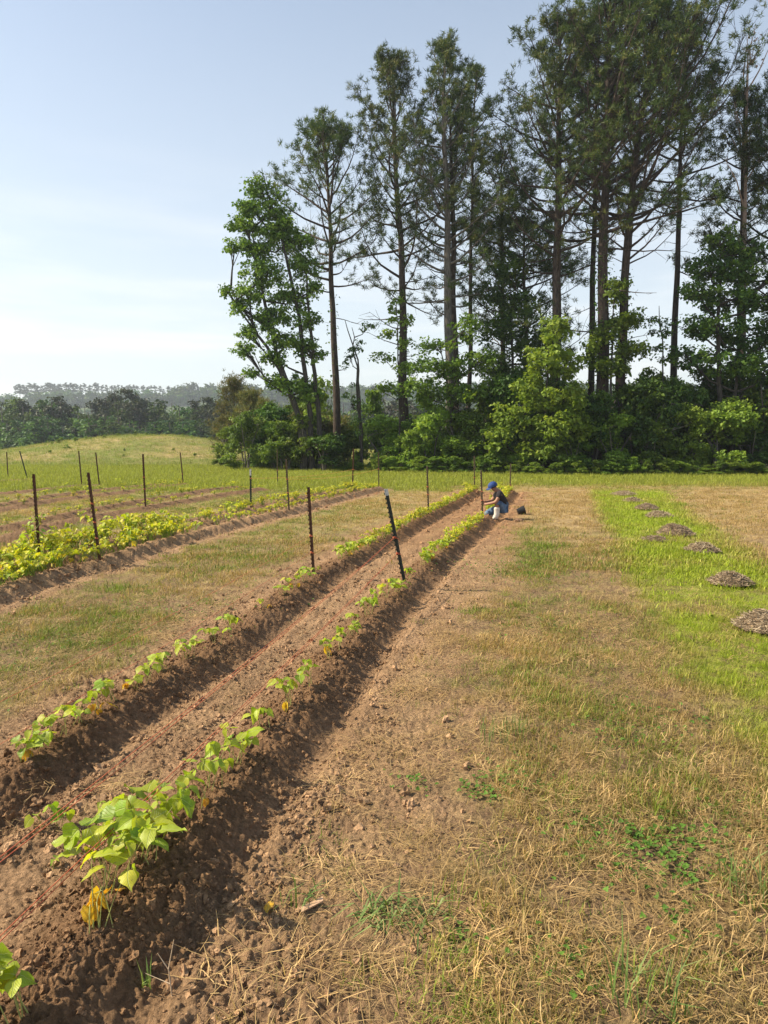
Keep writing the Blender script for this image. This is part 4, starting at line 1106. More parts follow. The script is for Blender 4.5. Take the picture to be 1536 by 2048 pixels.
# ------------------------------------------------------------------ bean plants
def leaflet(rv, fold, droop, notch=0.0, seed=0, curl=.0):
    rr = np.random.default_rng(seed)
    ys = [0, .08, .22, .38, .54, .70, .85, 1.0]; ws = [0.02, .29, .42, .43, .36, .24, .11, 0.0]
    V = []; F4 = []; UV = []
    tw = rr.normal(0, .25); bend = rr.normal(0, .10)
    for i, (y, w) in enumerate(zip(ys, ws)):
        z = -droop * y * y + .02 * math.sin(i * 2.3 + seed)
        cx = bend * y * y
        for sgn, fr in ((-1, 1), (-1, .5), (1, 0), (1, .5), (1, 1)):
            w1 = w * fr * rr.uniform(.90, 1.10) * (1.08 if sgn > 0 else .94)
            x = cx + sgn * w1; rip = rr.normal(0, .022) * fr + .03 * fr * math.sin(y * 9 + seed)
            yb = y - (.11 * fr if i == 1 else 0)
            zz = z + fold * w1 * (1 if fr == 1 else .75) - curl * w1 * w1 * 3 + rip + tw * sgn * w1 * y
            V.append([x, yb, zz]); UV.append([sgn * w1, y, 0])
    for i in range(7):
        for j in range(4): a = i * 5 + j; F4.append([a, a + 1, a + 6, a + 5])
    leaflet.uv = np.array(UV)
    return np.array(V), np.array(F4), np.full(len(V), rv)
LEAVES = []
for i, rv in enumerate([.04, .12, .2, .28, .35, .42, .48, .54, .6, .66, .72, .77, .82, .86]):
    V, F4, A = leaflet(rv, [.30, .15, .45][i % 3], [.18, .42, .10, .30][i % 4], 1, i, [0, .2, .05, .35, -.1][i % 5])
    me = mesh_np('leaf', V, [F4], {'rv': ('FLOAT', A), 'luv': ('FLOAT_VECTOR', leaflet.uv)}, True); me.materials.append(M_BEAN); LEAVES.append(me)
YLEAVES = []
for i in range(2):
    V, F4, A = leaflet([.1, .8][i], .2, .45, 1, 20 + i, .3)
    me = mesh_np('leaf', V, [F4], {'rv': ('FLOAT', A), 'luv': ('FLOAT_VECTOR', leaflet.uv)}, True); me.materials.append(M_BEANY); YLEAVES.append(me)
def leaf_matrix(pos, az, pitch, roll, size):
    return Matrix.Translation(pos) @ Matrix.Rotation(az, 4, 'Z') @ Matrix.Rotation(pitch, 4, 'X') @ Matrix.Rotation(roll, 4, 'Y') @ Matrix.Diagonal((size, size, size, 1))
def bean_layout(rr, h, spread, nT, size, yellow):
    """petioles and trifoliate leaves: returns stem tubes and (matrix, kind) leaves"""
    st = []; lv = []
    nT = int(nT * 1.1 + .5)
    for t in range(nT):
        a = rr.uniform(0, 6.283); b = rr.uniform(0, spread * .35)
        foot = np.array([rr.normal(0, .012 + spread * .10), rr.normal(0, .012 + spread * .10), -.01])
        hh = h * rr.uniform(.55, 1.0); r = spread * rr.uniform(.2, .95)
        tip = np.array([foot[0] * .6 + math.cos(a) * r, foot[1] * .6 + math.sin(a) * r, hh])
        mid = foot * .5 + tip * .5 + np.array([0, 0, hh * .16]); st.append(np.array([foot, mid, tip]))
        yl = rr.random() < yellow * .55
        if yl: tip = tip * [1, 1, .45]; st[-1][2] = tip
        for k, da in enumerate((0, 2.0, -2.0)):
            if rr.random() < .08: continue
            az = a - math.pi / 2 + da + rr.normal(0, .25)
            pit = rr.normal(-.35, .38) - (.6 if yl else 0); rol = rr.normal(0, .35)
            s = size * .80 * rr.uniform(.55, 1.2) * (1.1 if k == 0 else .95)
            d = np.array([math.cos(a + da), math.sin(a + da), 0]) * s * (.30 if k == 0 else .10)
            lv.append((tip + d, az, pit, rol, s, yl))
    return st, lv
def bean_near(px, py, h, spread, nT, size, yellow, label, group=None, seed=0, zoff=.13):
    rr = np.random.default_rng(1000 + seed); p = P(px, py, zoff)
    z = Z(p.x, p.y); e = empty('bean_plant', (p.x, p.y, z)); props(e, label, 'bean plant', group)
    st, lv = bean_layout(rr, h, spread, nT, size, yellow); g = Geo()
    for s in st: tube(g, interp_axis(s, np.linspace(0, 1, 5)), np.linspace(.0023, .0011, 5), 5)
    for pos, az, pi_, ro, s, yl in lv: tube(g, [pos - np.array([0, 0, .004]), pos + np.array([0, 0, .001])], .0015, 3, cap=False)
    link('stem', g.mesh('stem', True), M_STEM, e)
    for pos, az, pi_, ro, s, yl in lv:
        me = YLEAVES[int(rr.integers(0, 2))] if yl else LEAVES[int(np.clip(rr.normal(6.2 + yellow * 7, 3.3), 0, 13))]
        o = bpy.data.objects.new('leaf', me); COL.objects.link(o); o.parent = e
        o.matrix_local = leaf_matrix(Vector(pos), az, pi_, ro, s)
    return e
# the same plant as one small mesh, for the beds farther off
FARB = []
def far_bean_mesh(k):
    rr = np.random.default_rng(2000 + k); st, lv = bean_layout(rr, .22, .16, 13, .066, .06 + .04 * (k % 3)); g = Geo()
    for s in st: tube(g, s, .003, 3, cap=False)
    sV, sF, sA = leaflet(0, .3, .2, 1, 3)
    for pos, az, pi_, ro, s, yl in lv:
        M = np.array(leaf_matrix(Vector(pos), az, pi_, ro, s)); V = sV @ M[:3, :3].T + M[:3, 3]
        g.add(V, sF, .95 if yl else np.clip(rr.normal(.55, .24), 0, .84))
    me = g.mesh('bean_plant'); me.materials.append(M_BEANF); return me
for k in range(8): FARB.append(far_bean_mesh(k))
def bean_far(x, y, s, label, group, rr):
    o = bpy.data.objects.new('bean_plant', FARB[int(rr.integers(0, 8))]); COL.objects.link(o)
    o.location = (x, y, Z(x, y)); o.rotation_euler = (0, 0, rr.uniform(0, 6.28)); o.scale = (s, s, s * rr.uniform(.8, 1.2))
    props(o, label, 'bean plant', group)
def beans():
    L_ = [ # px, py(base), height, spread, trifoliates, leaf size, yellow share, label
      (-30, 2075, .26, .16, 6, .11, .05, 'bean plant cut by the photo\'s lower left corner'),
      (48, 2010, .22, .13, 4, .10, .1, 'lush bean plant next to the lower left corner'),
      (205, 1835, .26, .15, 6, .105, .75, 'big bean plant with two golden yellow leaves hanging at its foot'),
      (245, 1765, .25, .15, 6, .10, .12, 'leafy bean plant right behind the one with golden leaves'),
      (215, 1730, .26, .14, 6, .10, .0, 'green bean plant reaching up under the twine'),
      (292, 1700, .24, .15, 7, .10, .10, 'widest leafy bean plant of the front cluster'),
      (265, 1660, .24, .12, 5, .095, .0, 'green bean plant crossed by the lower pair of twine'),
      (318, 1650, .22, .12, 5, .09, .0, 'pointed leaved bean plant at the back of the front cluster'),
      (378, 1612, .10, .07, 2, .07, .9, 'withered little bean plant with curled orange leaves'),
      (398, 1592, .20, .10, 4, .09, .10, 'tall thin bean plant just behind the withered one'),
      (428, 1560, .20, .09, 4, .09, .3, 'bean plant with one drooping yellow leaf before the gap'),
      (472, 1512, .18, .10, 5, .085, .0, 'rounded bean plant between two bare gaps'),
      (532, 1440, .13, .09, 3, .08, .15, 'low bean plant standing alone on the ridge'),
      (582, 1398, .20, .09, 5, .085, .2, 'bean plant with a yellow lower leaf in the middle of the near ridge'),
      (618, 1362, .18, .09, 4, .085, .0, 'spread leaved bean plant beside the middle pair'),
      (658, 1308, .18, .07, 4, .08, .15, 'upright bean plant, first of the run leading to the leaning post'),
      (676, 1288, .16, .07, 4, .08, .1, 'small upright bean plant second in that run'),
      (695, 1262, .17, .08, 4, .08, .1, 'pale bean plant halfway up to the leaning post'),
      (712, 1246, .16, .08, 4, .08, .1, 'bushy bean plant halfway up to the leaning post'),
      (735, 1222, .19, .09, 5, .085, .1, 'tallest bean plant below the leaning post'),
      (748, 1205, .17, .08, 4, .08, .1, 'bean plant tucked close below the leaning post'),
      (768, 1188, .20, .09, 5, .08, .1, 'green bean plant immediately left of the leaning post'),
      (792, 1178, .16, .09, 5, .08, .0, 'bean plant round the foot of the leaning post'),
      (818, 1152, .14, .07, 4, .075, .1, 'bean plant just beyond the leaning post')]
    for i, a in enumerate(L_): bean_near(*a, None, i)
    S_ = [(128, 1640, .12, .07, 2, .08, .0, 'stray bean seedling with three round leaves on the bare path'),
          (85, 1642, .08, .04, 1, .06, .1, 'tiny bean seedling left of the round leaved stray'),
          (212, 1605, .06, .04, 1, .055, .0, 'tiny stray seedling alone on the path under the upper twine'),
          (312, 1562, .06, .03, 1, .05, .0, 'tiny seedling touching the lower twine on the path'),
          (108, 1718, .05, .03, 1, .04, .0, 'very small sprout low on the path near the twine')]
    for i, a in enumerate(S_): bean_near(*a, None, 60 + i, .02)
    R2_ = [(48, 1500, .15, .10, 4, .085, .2, 'bean plant at the left edge end of the second ridge'),
           (78, 1480, .14, .08, 4, .08, .2, 'bean plant with a yellow leaf near the left edge on the second ridge'),
           (118, 1455, .17, .10, 5, .085, .15, 'bushy bean plant with a cream leaf at its right on the second ridge'),
           (165, 1428, .13, .07, 3, .08, .0, 'small pointed bean plant on the second ridge beside the bushy one'),
           (197, 1408, .16, .08, 4, .085, .3, 'bean plant with pale bottom leaves on the second ridge'),
           (230, 1388, .15, .08, 4, .08, .1, 'bright bean plant with flat top leaf on the second ridge'),
           (268, 1362, .11, .07, 3, .075, .4, 'yellowing low bean plant on the second ridge'),
           (298, 1345, .13, .08, 4, .08, .1, 'wide low bean plant on the second ridge'),
           (330, 1325, .15, .09, 5, .08, .0, 'green bean plant leaning left on the second ridge'),
           (372, 1305, .17, .09, 5, .08, .15, 'tall bean plant next to a wide gap on the second ridge'),
           (430, 1278, .14, .08, 4, .08, .1, 'bean plant after the wide gap on the second ridge'),
           (462, 1256, .17, .09, 5, .08, .1, 'bushy bean plant at the end of the pair on the second ridge'),
           (525, 1210, .12, .06, 3, .07, .3, 'lone small bean plant with a dry lower leaf on the second ridge'),
           (568, 1182, .13, .08, 5, .07, .35, 'yellow tinged bean plant before the rusty post'),
           (588, 1170, .14, .08, 5, .075, .1, 'green bean plant second before the rusty post'),
           (606, 1158, .16, .08, 5, .075, .1, 'tallest bean plant before the rusty post'),
           (628, 1142, .12, .06, 3, .07, .0, 'small bean plant at the rusty post\'s foot')]
    for i, a in enumerate(R2_): bean_near(*a, None, 100 + i)
    rr = np.random.default_rng(99)
    def run(row, y0, y1, step, s, label, group, jit=.035, gap=.1, near=0.0, off=0.0, sfun=None):
        L = ROWS[row]; y = y0
        while y < y1:
            if row == 'R1' and 14.9 < y < 16.0: y += .2; continue
            x = float(np.interp(y, L[:, 1], L[:, 0])) + rr.normal(0, jit) + off
            if rr.random() > gap * .6 and fbm(np.array([y * .9]), np.array([hash_row(row)]), 2)[0] > -.55:
                k = s * rr.uniform(.7, 1.15) * (sfun(y) if sfun else 1)
                if y < near:
                    px, py = pix(np.array([x]), np.array([y]), .13)
                    bean_near(float(px[0]), float(py[0]), .17 * k / s, .09, 5, .08, .12, label, group, int(rr.integers(0, 1e6)))
                elif y > {'R1': 20, 'R2': 20, 'L1': 19, 'L2': 19, 'L3': 19}.get(row, 17): FARP_.append((x, y, k))
                else: bean_far(x, y, k, label, group, rr)
            y += step * rr.uniform(.7, 1.3)
    FARP_ = []
    def hash_row(r): return float(sum(ord(c) for c in r)) * .37
    run('R1', 9.2, 25.8, .165, .74, 'low yellow-green bean plant in the nearest ridge beyond the leaning post', 'bean plants beyond the leaning post', near=11)
    run('R2', 9.8, 26.0, .165, .76, 'low yellow-green bean plant in the second ridge beyond the rusty post', 'bean plants beyond the rusty post', near=11)
    run('L1', 7.6, 26.4, .30, .95, 'yellow-green bean plant in the nearer row of the left double bed', 'bean plants in the nearer row of the left bed', gap=.12, sfun=lambda y: 1.15 if y < 13 else .8)
    run('L2', 8.2, 26.4, .25, 1.05, 'tall bean plant in the thick farther row of the left double bed', 'bean plants in the farther row of the left bed', jit=.09, gap=.04, sfun=lambda y: 1.5 if y < 13.5 else .9)
    run('L2', 8.2, 13.5, .26, 1.1, 'yellowing bean plant in the thick mass at the left edge', 'bean plants massed at the left edge', jit=.2, gap=.1, off=.28, sfun=lambda y: 1.25)
    for r_, n_ in (('L3', 'third'), ('L4', 'fourth')):
        run(r_, 13.2, 25.5, .55, .7, f'small scattered bean plant in the {n_} row from the near left bed', f'bean plants in the {n_} left row', gap=.25)
    for r_, n_ in (('L5', 'fifth'), ('L6', 'sixth')):
        run(r_, 18.5, 28.5, .6, .75, f'small bean plant in the {n_} row, seen far off at left', f'bean plants in the {n_} left row', gap=.25)
    run('L7', 24.5, 29, .7, .7, 'tiny bean plant in the short seventh row at the left edge', 'bean plants in the seventh left row', gap=.3)
    A = np.array(FARP_); n = len(A); z = ground_z(A[:, 0], A[:, 1])
    srcs = [bpy.data.objects.new('bean_plant_far', m) for m in FARB]
    scatter('distant_bean_plants', np.stack([A[:, 0], A[:, 1], z], 1), rot_for(n, rr, .1), A[:, 2], rr.integers(0, 8, n), np.ones((n, 3)), srcs, 'small yellow-green bean plants at the far ends of the rows')
beans()

# ------------------------------------------------------------------ stakes (steel T posts) and twine
M_RUST = simple_mat('rusty_steel', (.075, .04, .028), (.17, .085, .05), 40, .8, .4, 120, .3)
M_DARKP = simple_mat('dark_green_paint', (.018, .026, .022), (.035, .045, .036), 25, .5, .2, 120, .1)
M_TIP = simple_mat('weathered_white_paint', (.40, .41, .40), (.62, .62, .58), 35, .6, .2, 100)
M_OLIVE = simple_mat('weathered_olive_steel', (.11, .085, .05), (.20, .15, .085), 30, .8, .3, 120, .2)
M_TWINE = simple_mat('orange_twine', (.42, .085, .04), (.62, .19, .09), 60, .7, .3, 300)
M_TWINEY = simple_mat('yellow_twine', (.55, .33, .06), (.65, .42, .10), 60, .7, .3, 300)
def tpost(top, bot, mat, label, ties=(), tip=0.0, studs=True, w=.034, D=None, zb=.12):
    b = P(bot[0], bot[1], zb) if D is None else W(bot[0], bot[1], D)
    b.z = Z(b.x, b.y)
    t = W(top[0], top[1], b.y); ax = t - b; Ln = ax.length
    e = empty('fence_post', b); props(e, label, 'post', None)
    q = ax.to_track_quat('Z', 'Y'); M = q.to_matrix().to_4x4()
    g = Geo(); th = .0045
    boxg(g, (-w / 2, -th / 2, -.12), (w / 2, th / 2, Ln), M); boxg(g, (-th / 2, th / 2 + .0005, -.12), (th / 2, w * .9, Ln - .002), M)
    link('shaft', g.mesh('shaft'), mat, e)
    if studs:
        s = Geo()
        k = .10
        while k < Ln - .05: boxg(s, (-.008, -.014, k), (.008, -th / 2 - .0005, k + .022), M); k += .055
        o = link('studs', s.mesh('studs'), mat, e); o['kind'] = 'stuff'
    if tip:
        s = Geo(); boxg(s, (-w / 2 - .001, -th / 2 - .002, Ln - tip), (w / 2 + .001, th / 2 + .002, Ln + .002), M); boxg(s, (-th / 2 - .002, th / 2 + .003, Ln - tip), (th / 2 + .002, w * .9 + .002, Ln + .001), M)
        o = link('painted_tip', s.mesh('painted_tip'), M_TIP, e)
    out = []
    for hgt in ties:
        c = M @ Vector((0, 0, hgt)); s = Geo()
        an = np.linspace(0, 2 * math.pi * 3, 37)
        pts = [np.array(M @ Vector((math.cos(a) * w * .62, math.sin(a) * w * .55 + .008, hgt + (i / 37 - .5) * .022))) for i, a in enumerate(an)]
        tube(s, pts, .003, 4)
        tube(s, [np.array(c) + [.012, -.022, 0], np.array(c) + [.05, -.03, -.012], np.array(c) + [.065, -.03, -.04]], .0022, 4)
        link('twine_knot', s.mesh('twine_knot', True), M_TWINE, e); out.append(np.array(b) + np.array(c))
    return out, e
def twine(a, b, sag, r, label, mat=None, seed=0):
    t = np.linspace(0, 1, 60); a = np.array(a); b = np.array(b)
    pts = a + (b - a) * t[:, None]; pts[:, 2] -= sag * 4 * t * (1 - t)
    pts[:, :2] += (fbm(t * 9 + seed, t * 0 + seed, 2) * .012)[:, None]
    g = Geo(); tube(g, pts, r, 5); c = pts[0].copy()
    for v in g.V: v -= c
    o = link('twine', g.mesh('twine', True), mat or M_TWINE, None, tuple(c)); props(o, label, 'twine'); return o
def posts():
    T = {}
    T[15], _ = tpost((769, 979), (806, 1160), M_DARKP, 'near black studded post leaning left, with a weathered pale tip', (.34, .53), .075, True, .040)
    T[14], _ = tpost((615, 974), (625, 1140), M_RUST, 'rusty brown post upright in the second ridge, left of the leaning black post', (.25, .46), 0, True, .034)
    T[2], _ = tpost((175, 945), (198, 1115), M_RUST, 'dark rusty post leaning left in the bean rows, right of the vine covered post', (.30, .52, .78), 0)
    T[1], _ = tpost((66, 948), (78, 1112), M_RUST, 'post with a bean vine climbing it near the left edge', (), 0)
    T[3], _ = tpost((285, 908), (290, 1008), M_RUST, 'rusty post in the third row, with two orange ties', (.45, .75), 0, w=.04)
    T[4], _ = tpost((360, 905), (366, 962), M_RUST, 'post at the far end of the fifth row', (.4,), 0, w=.04)
    T[5], _ = tpost((157, 902), (163, 965), M_RUST, 'left post of the far pair before the mound', (), 0, w=.04)
    T[6], _ = tpost((191, 905), (198, 965), M_RUST, 'right post of the far pair before the mound', (), 0, w=.04)
    T[7], _ = tpost((13, 904), (16, 953), M_RUST, 'upright far post nearest the left edge', (), 0, w=.04, zb=.05)
    T[8], _ = tpost((39, 902), (54, 954), M_DARKP, 'far dark post leaning strongly left beside the left edge', (), 0, w=.045, zb=.05)
    T[9], _ = tpost((502, 938), (503, 1011), M_DARKP, 'black post with a bright white top in the left double bed', (.72,), .16, w=.038)
    T[10], _ = tpost((555, 898), (556, 968), M_OLIVE, 'olive brown post standing on grass before the young pines', (.5,), 0, w=.04, D=28.2)
    T[11], _ = tpost((571, 918), (577, 1017), M_OLIVE, 'olive rusty post in the left bed, right of the white topped post', (.4, .72), 0, w=.038)
    T[12], _ = tpost((708, 897), (706, 973), M_RUST, 'reddish end post of the farther left row, thicker than its partner', (.62,), 0, w=.045)
    T[13], _ = tpost((756, 904), (757, 972), M_OLIVE, 'thin olive end post of the nearer left row', (.62,), 0, w=.036)
    T[16], _ = tpost((853, 932), (856, 1026), M_OLIVE, 'thin rusty post in the second ridge, halfway to the kneeling man', (.45, .62), 0, w=.034)
    T[17], _ = tpost((948, 912), (948, 977), M_OLIVE, 'end post of the second ridge, just left of the kneeling man', (.4,), 0, w=.036)
    T[18], _ = tpost((961, 940), (964, 1033), M_OLIVE, 'post the kneeling man is tying twine to', (.36, .55), 0, w=.032)
    T[19], _ = tpost((1022, 927), (1021, 977), M_OLIVE, 'short end post of the nearest ridge, behind the kneeling man', (.25,), 0, w=.036)
    a1, a2 = T[15][1], T[15][0]
    def ext(p, q, k): p = np.array(p); q = np.array(q); return q + (q - p) * k
    e1 = np.array(W(0, 1697, 2.25)); e2 = np.array(W(0, 1862, 2.02))
    twine(a1, ext(a1, e1, .22), .05, .0019, 'upper strand of the upper orange twine pair running from the leaning black post', seed=1)
    twine(a1 + [0, 0, -.005], ext(a1, e1, .22) + [0.01, 0, -.008], .058, .0019, 'lower strand of the upper orange twine pair, nearly touching its neighbour', seed=4)
    twine(a2, ext(a2, e2, .16), .03, .0019, 'upper strand of the lower orange twine pair running down to the photo\'s left edge', seed=2)
    twine(a2 + [0, 0, -.005], ext(a2, e2, .16) + [.01, 0, -.007], .037, .0019, 'lower strand of the lower orange twine pair close over the bean leaves', seed=6)
    b1, b2 = T[14][1], T[14][0]
    f1 = np.array(W(0, 1385, 3.7)); f2 = np.array(W(0, 1478, 3.55))
    twine(b1, ext(b1, f1, .3), .07, .0015, 'faint orange twine from the rusty post\'s upper tie across the left turf', seed=3)
    twine(b2, ext(b2, f2, .3), .04, .0015, 'faint orange twine from the rusty post\'s lower tie just above the ground', seed=5)
    twine(T[13][0], T[11][1], .10, .006, 'yellowish twine between the nearer left row\'s end post and the olive post', M_TWINEY, 7)
    twine(T[12][0], T[9][0], .08, .006, 'yellowish twine from the wider end post to the white topped post', M_TWINEY, 8)
    # vine on the left post
    b = P(78, 1112, .12); b.z = Z(b.x, b.y); t = W(66, 948, b.y); rr = np.random.default_rng(8)
    e = empty('bean_vine', b); props(e, 'bean vine climbing halfway up the post near the left edge', 'bean vine')
    g = Geo(); n = 40; ts = np.linspace(0, .58, n); ax = np.array(t - b)
    pts = [ax * q + np.array([math.cos(q * 30) * .035, math.sin(q * 30) * .035, 0]) for q in ts]; tube(g, pts, .004, 5); link('stem', g.mesh('stem', True), M_STEM, e)
    for i in range(46):
        q = rr.uniform(.03, .60) ** 1.1; s = .11 * (1.1 - q) * rr.uniform(.7, 1.2); sp = .17 * (1.05 - q) 
        pos = ax * q + np.array([rr.normal(0, sp), rr.normal(0, sp * .7), rr.normal(0, .02)])
        o = bpy.data.objects.new('leaf', LEAVES[int(rr.integers(1, 10))]); COL.objects.link(o); o.parent = e
        o.matrix_local = leaf_matrix(Vector(pos), rr.uniform(0, 6.28), rr.normal(-.4, .4), rr.normal(0, .3), s)
posts()

# ------------------------------------------------------------------ heaps of raked dry grass
M_HAYB = simple_mat('packed_dry_grass', (.13, .09, .055), (.30, .215, .13), 22, .95, 1.0, 60)
M_HAY = leaf_mat('dry_hay', [(0, (.19, .14, .09)), (.6, (.34, .26, .17)), (1, (.50, .40, .27))], .12, tmul=(1, 1, 1))
def heaps():
    labs = ['largest round heap of raked grass, lying alone in front', 'flatter heap second from the front', 'tall dark-edged heap third from the front, with scraps beside it',
            'heap fourth from the front', 'small heap fifth from the front', 'smallest heap, sixth from the front', 'farthest low heap at the strip\'s end', 'brown heap cut by the right edge', 'thin scatter of raked grass left of the third heap']
    for i, ((a, b, w, hh), (x, y, r)) in enumerate(zip(PILES, PILE_XY)):
        rr = np.random.default_rng(500 + i); z = Z(x, y)
        e = empty('grass_heap', (x, y, z + .035)); props(e, labs[i] + ', on the bright green strip' if i not in (8,) else labs[i], 'grass heap')
        n = 30; rad = np.linspace(0, 1, 12); an = np.linspace(0, 2 * np.pi, n, endpoint=False)
        Rr, A = np.meshgrid(rad, an, indexing='ij'); edge = 1 + .16 * fbm(np.cos(A) * 1.5 + i * 9, np.sin(A) * 1.5, 3)
        X = np.cos(A) * Rr * r * edge; Y = np.sin(A) * Rr * r * edge * .9
        Zz = hh * .68 * (1 - Rr ** 2.2) * (1 + .45 * fbm(X * 5 + i, Y * 5, 3)) - .015 + fbm(X * 14, Y * 14, 2) * .03 * (1 - Rr)
        V = np.stack([X, Y, Zz], -1).reshape(-1, 3); F = [[ii * n + j, ii * n + (j + 1) % n, (ii + 1) * n + (j + 1) % n, (ii + 1) * n + j] for ii in range(11) for j in range(n)]
        g = Geo(); g.add(V, F); link('mound', g.mesh('mound', True), M_HAYB, e)
        s = Geo(); m = int(1300 * min(1, (hh / .2))) ; q = np.sqrt(rr.random(m)) * 1.12; a_ = rr.uniform(0, 6.28, m)
        cx = np.cos(a_) * q * r; cy = np.sin(a_) * q * r * .9; cz = hh * .68 * np.clip(1 - q ** 2.2, 0, 1) * (1 + .45 * fbm(cx * 5 + i, cy * 5, 3)) + .0
        d = unit(np.stack([rr.normal(0, 1, m), rr.normal(0, 1, m), rr.normal(-.12, .28, m)], 1)); l = rr.uniform(.04, .11, (m, 1))
        c = np.stack([cx, cy, cz + rr.uniform(0, .02, m)], 1); sd = unit(np.cross(d, rnd_unit(rr, m))) * .0036
        c0 = c - d * l * .5; c0[:, 2] = np.maximum(c0[:, 2], .005); c1 = c + d * l * .5; c1[:, 2] = np.maximum(c1[:, 2], .005)
        VV = np.stack([c0 - sd, c0 + sd, c1 + sd * .5, c1 - sd * .5], 1).reshape(-1, 3); s.add(VV, np.arange(m * 4).reshape(-1, 4), np.repeat(rr.random(m), 4))
        o = link('straw', s.mesh('straw'), M_HAY, e); o['kind'] = 'stuff'
heaps()

# ------------------------------------------------------------------ single weeds and litter in the foreground
M_LONG = leaf_mat('long_grass', [(0, (.09, .15, .04)), (.6, (.16, .24, .06)), (1, (.27, .33, .12))], .3)
def clumps():
    L_ = [((760, 1832), 60, .09, .09, .24, .008, 'clump of long bluish green grass blades across the bare margin, lower middle', (.85, 1.5)),
          ((845, 1842), 34, .07, .09, .22, .007, 'smaller tuft of long green grass right of the bluish clump', (.8, 1.5)),
          ((610, 1800), 16, .10, .08, .16, .006, 'thin green tuft left of the bluish clump', (.3, 1.0)),
          ((1300, 2010), 40, .12, .12, .26, .006, 'fresh green grass tuft at the bottom edge, right of centre', (.1, .8)),
          ((1505, 1790), 40, .12, .10, .24, .006, 'fresh green grass tuft near the right edge, low down', (.1, .8)),
          ((292, 1965), 12, .03, .05, .11, .006, 'small green sprout on the dark furrow, bottom left', (.1, .6)),
          ((1000, 1478), 60, .14, .10, .20, .004, 'olive tuft of fine upright grass in the dry turf', (.05, .5))]
    for i, (p, n, sp, h0, h1, w, lab, lean) in enumerate(L_):
        g_ = G(*p); V, Fs, A = blades(np.random.default_rng(900 + i), n, sp, h0, h1, w, lean)
        me = mesh_np('grass_clump', V, Fs, {'rv': ('FLOAT', A)}); o = link('grass_clump', me, M_LONG, None, g_); props(o, lab, 'grass clump')
    # low clover patches, one mass
    rr = np.random.default_rng(33); V, F4, A = leaflet(.5, .15, .1, 0, 5); g = Geo()
    for k in range(3):
        M = np.array(leaf_matrix(Vector((0, 0, .03)), k * 2.09, .15, 0, .017)); g.add(V @ M[:3, :3].T + M[:3, 3], F4, .5 + k * .1)
    tube(g, [[0, 0, -.01], [0, 0, .03]], .0008, 3, 0.3, cap=False)
    me = g.mesh('clover'); me.materials.append(M_GRASS); s1 = bpy.data.objects.new('clover', me)
    C = [(1310, 1720, .30, 190), (1345, 1700, .18, 80), (1020, 1560, .20, 110), (960, 1590, .10, 30), (1370, 1435, .25, 60), (925, 1880, .06, 12), (1040, 1140, .9, 420), (1390, 1860, .2, 40), (830, 1570, .12, 20), (1180, 1660, .2, 50), (1460, 1640, .3, 70), (1130, 1930, .15, 36), (1240, 1470, .3, 70), (300, 1230, 1.0, 240), (110, 1290, .8, 150), (1090, 1260, .6, 120)]
    X = []; Y = []
    for px, py, r, n in C:
        p = P(px, py); X += list(p.x + rr.normal(0, r * .55, int(n * 1.6))); Y += list(p.y + rr.normal(0, r * .55, int(n * 1.6)))
    X = np.array(X); Y = np.array(Y); n = len(X); z = ground_z(X, Y)
    scatter('clover', np.stack([X, Y, z], 1), rot_for(n, rr, .3), rr.uniform(.45, 1.0, n), np.zeros(n), np.array([.10, .20, .03]) * rr.uniform(.7, 1.4, (n, 1)), [s1], 'low dark green clover in patches between the dry grass')
    # fallen leaves
    for i, (px, py, sz, lab) in enumerate([(250, 1835, .05, 'dry orange bean leaf lying on the near ridge'), (540, 1812, .045, 'small crumpled orange leaf lying on the bare margin')]):
        o = bpy.data.objects.new('fallen_leaf', YLEAVES[1]); COL.objects.link(o); p = G(px, py)
        o.matrix_world = leaf_matrix(p + Vector((0, 0, .018)), i * 2 + 1, .1, .3, sz); props(o, lab, 'leaf')
    g = Geo(); p = G(622, 1822); V = np.array([[-.07, -.012, 0], [.07, -.02, 0], [.085, .008, 0], [-.05, .022, 0]]); V = np.vstack([V, V + [0, 0, .009]])
    g.add(V, [[0, 3, 2, 1], [4, 5, 6, 7], [0, 1, 5, 4], [1, 2, 6, 5], [2, 3, 7, 6], [3, 0, 4, 7]])
    o = link('wood_chip', g.mesh('wood_chip'), simple_mat('dry_wood', (.38, .24, .14), (.50, .33, .21), 20, .8, .4), None, p + Vector((0, 0, .01))); o.rotation_euler = (.1, -.15, .6); o.scale = (.65, .65, .65)
    props(o, 'pale flat wood chip lying left of the bluish grass clump', 'wood chip')
    # dry stalks standing out of the furrow
    g = Geo(); p = G(345, 1985); tube(g, [[0, 0, -.02], [-.01, 0, .09], [-.05, .02, .13]], [.0025, .002, .001], 4); tube(g, [[-.01, 0, .09], [.01, 0, .19]], [.002, .001], 4); tube(g, [[-.005, 0, .04], [-.09, .02, .06]], [.002, .001], 4)
    o = link('dry_stalk', g.mesh('dry_stalk', True), simple_mat('dry_stalk', (.42, .31, .20), (.55, .43, .30), 20, .8, .2), None, p); props(o, 'bare forked dry stalk sticking out of the dark furrow', 'stalk')
clumps()

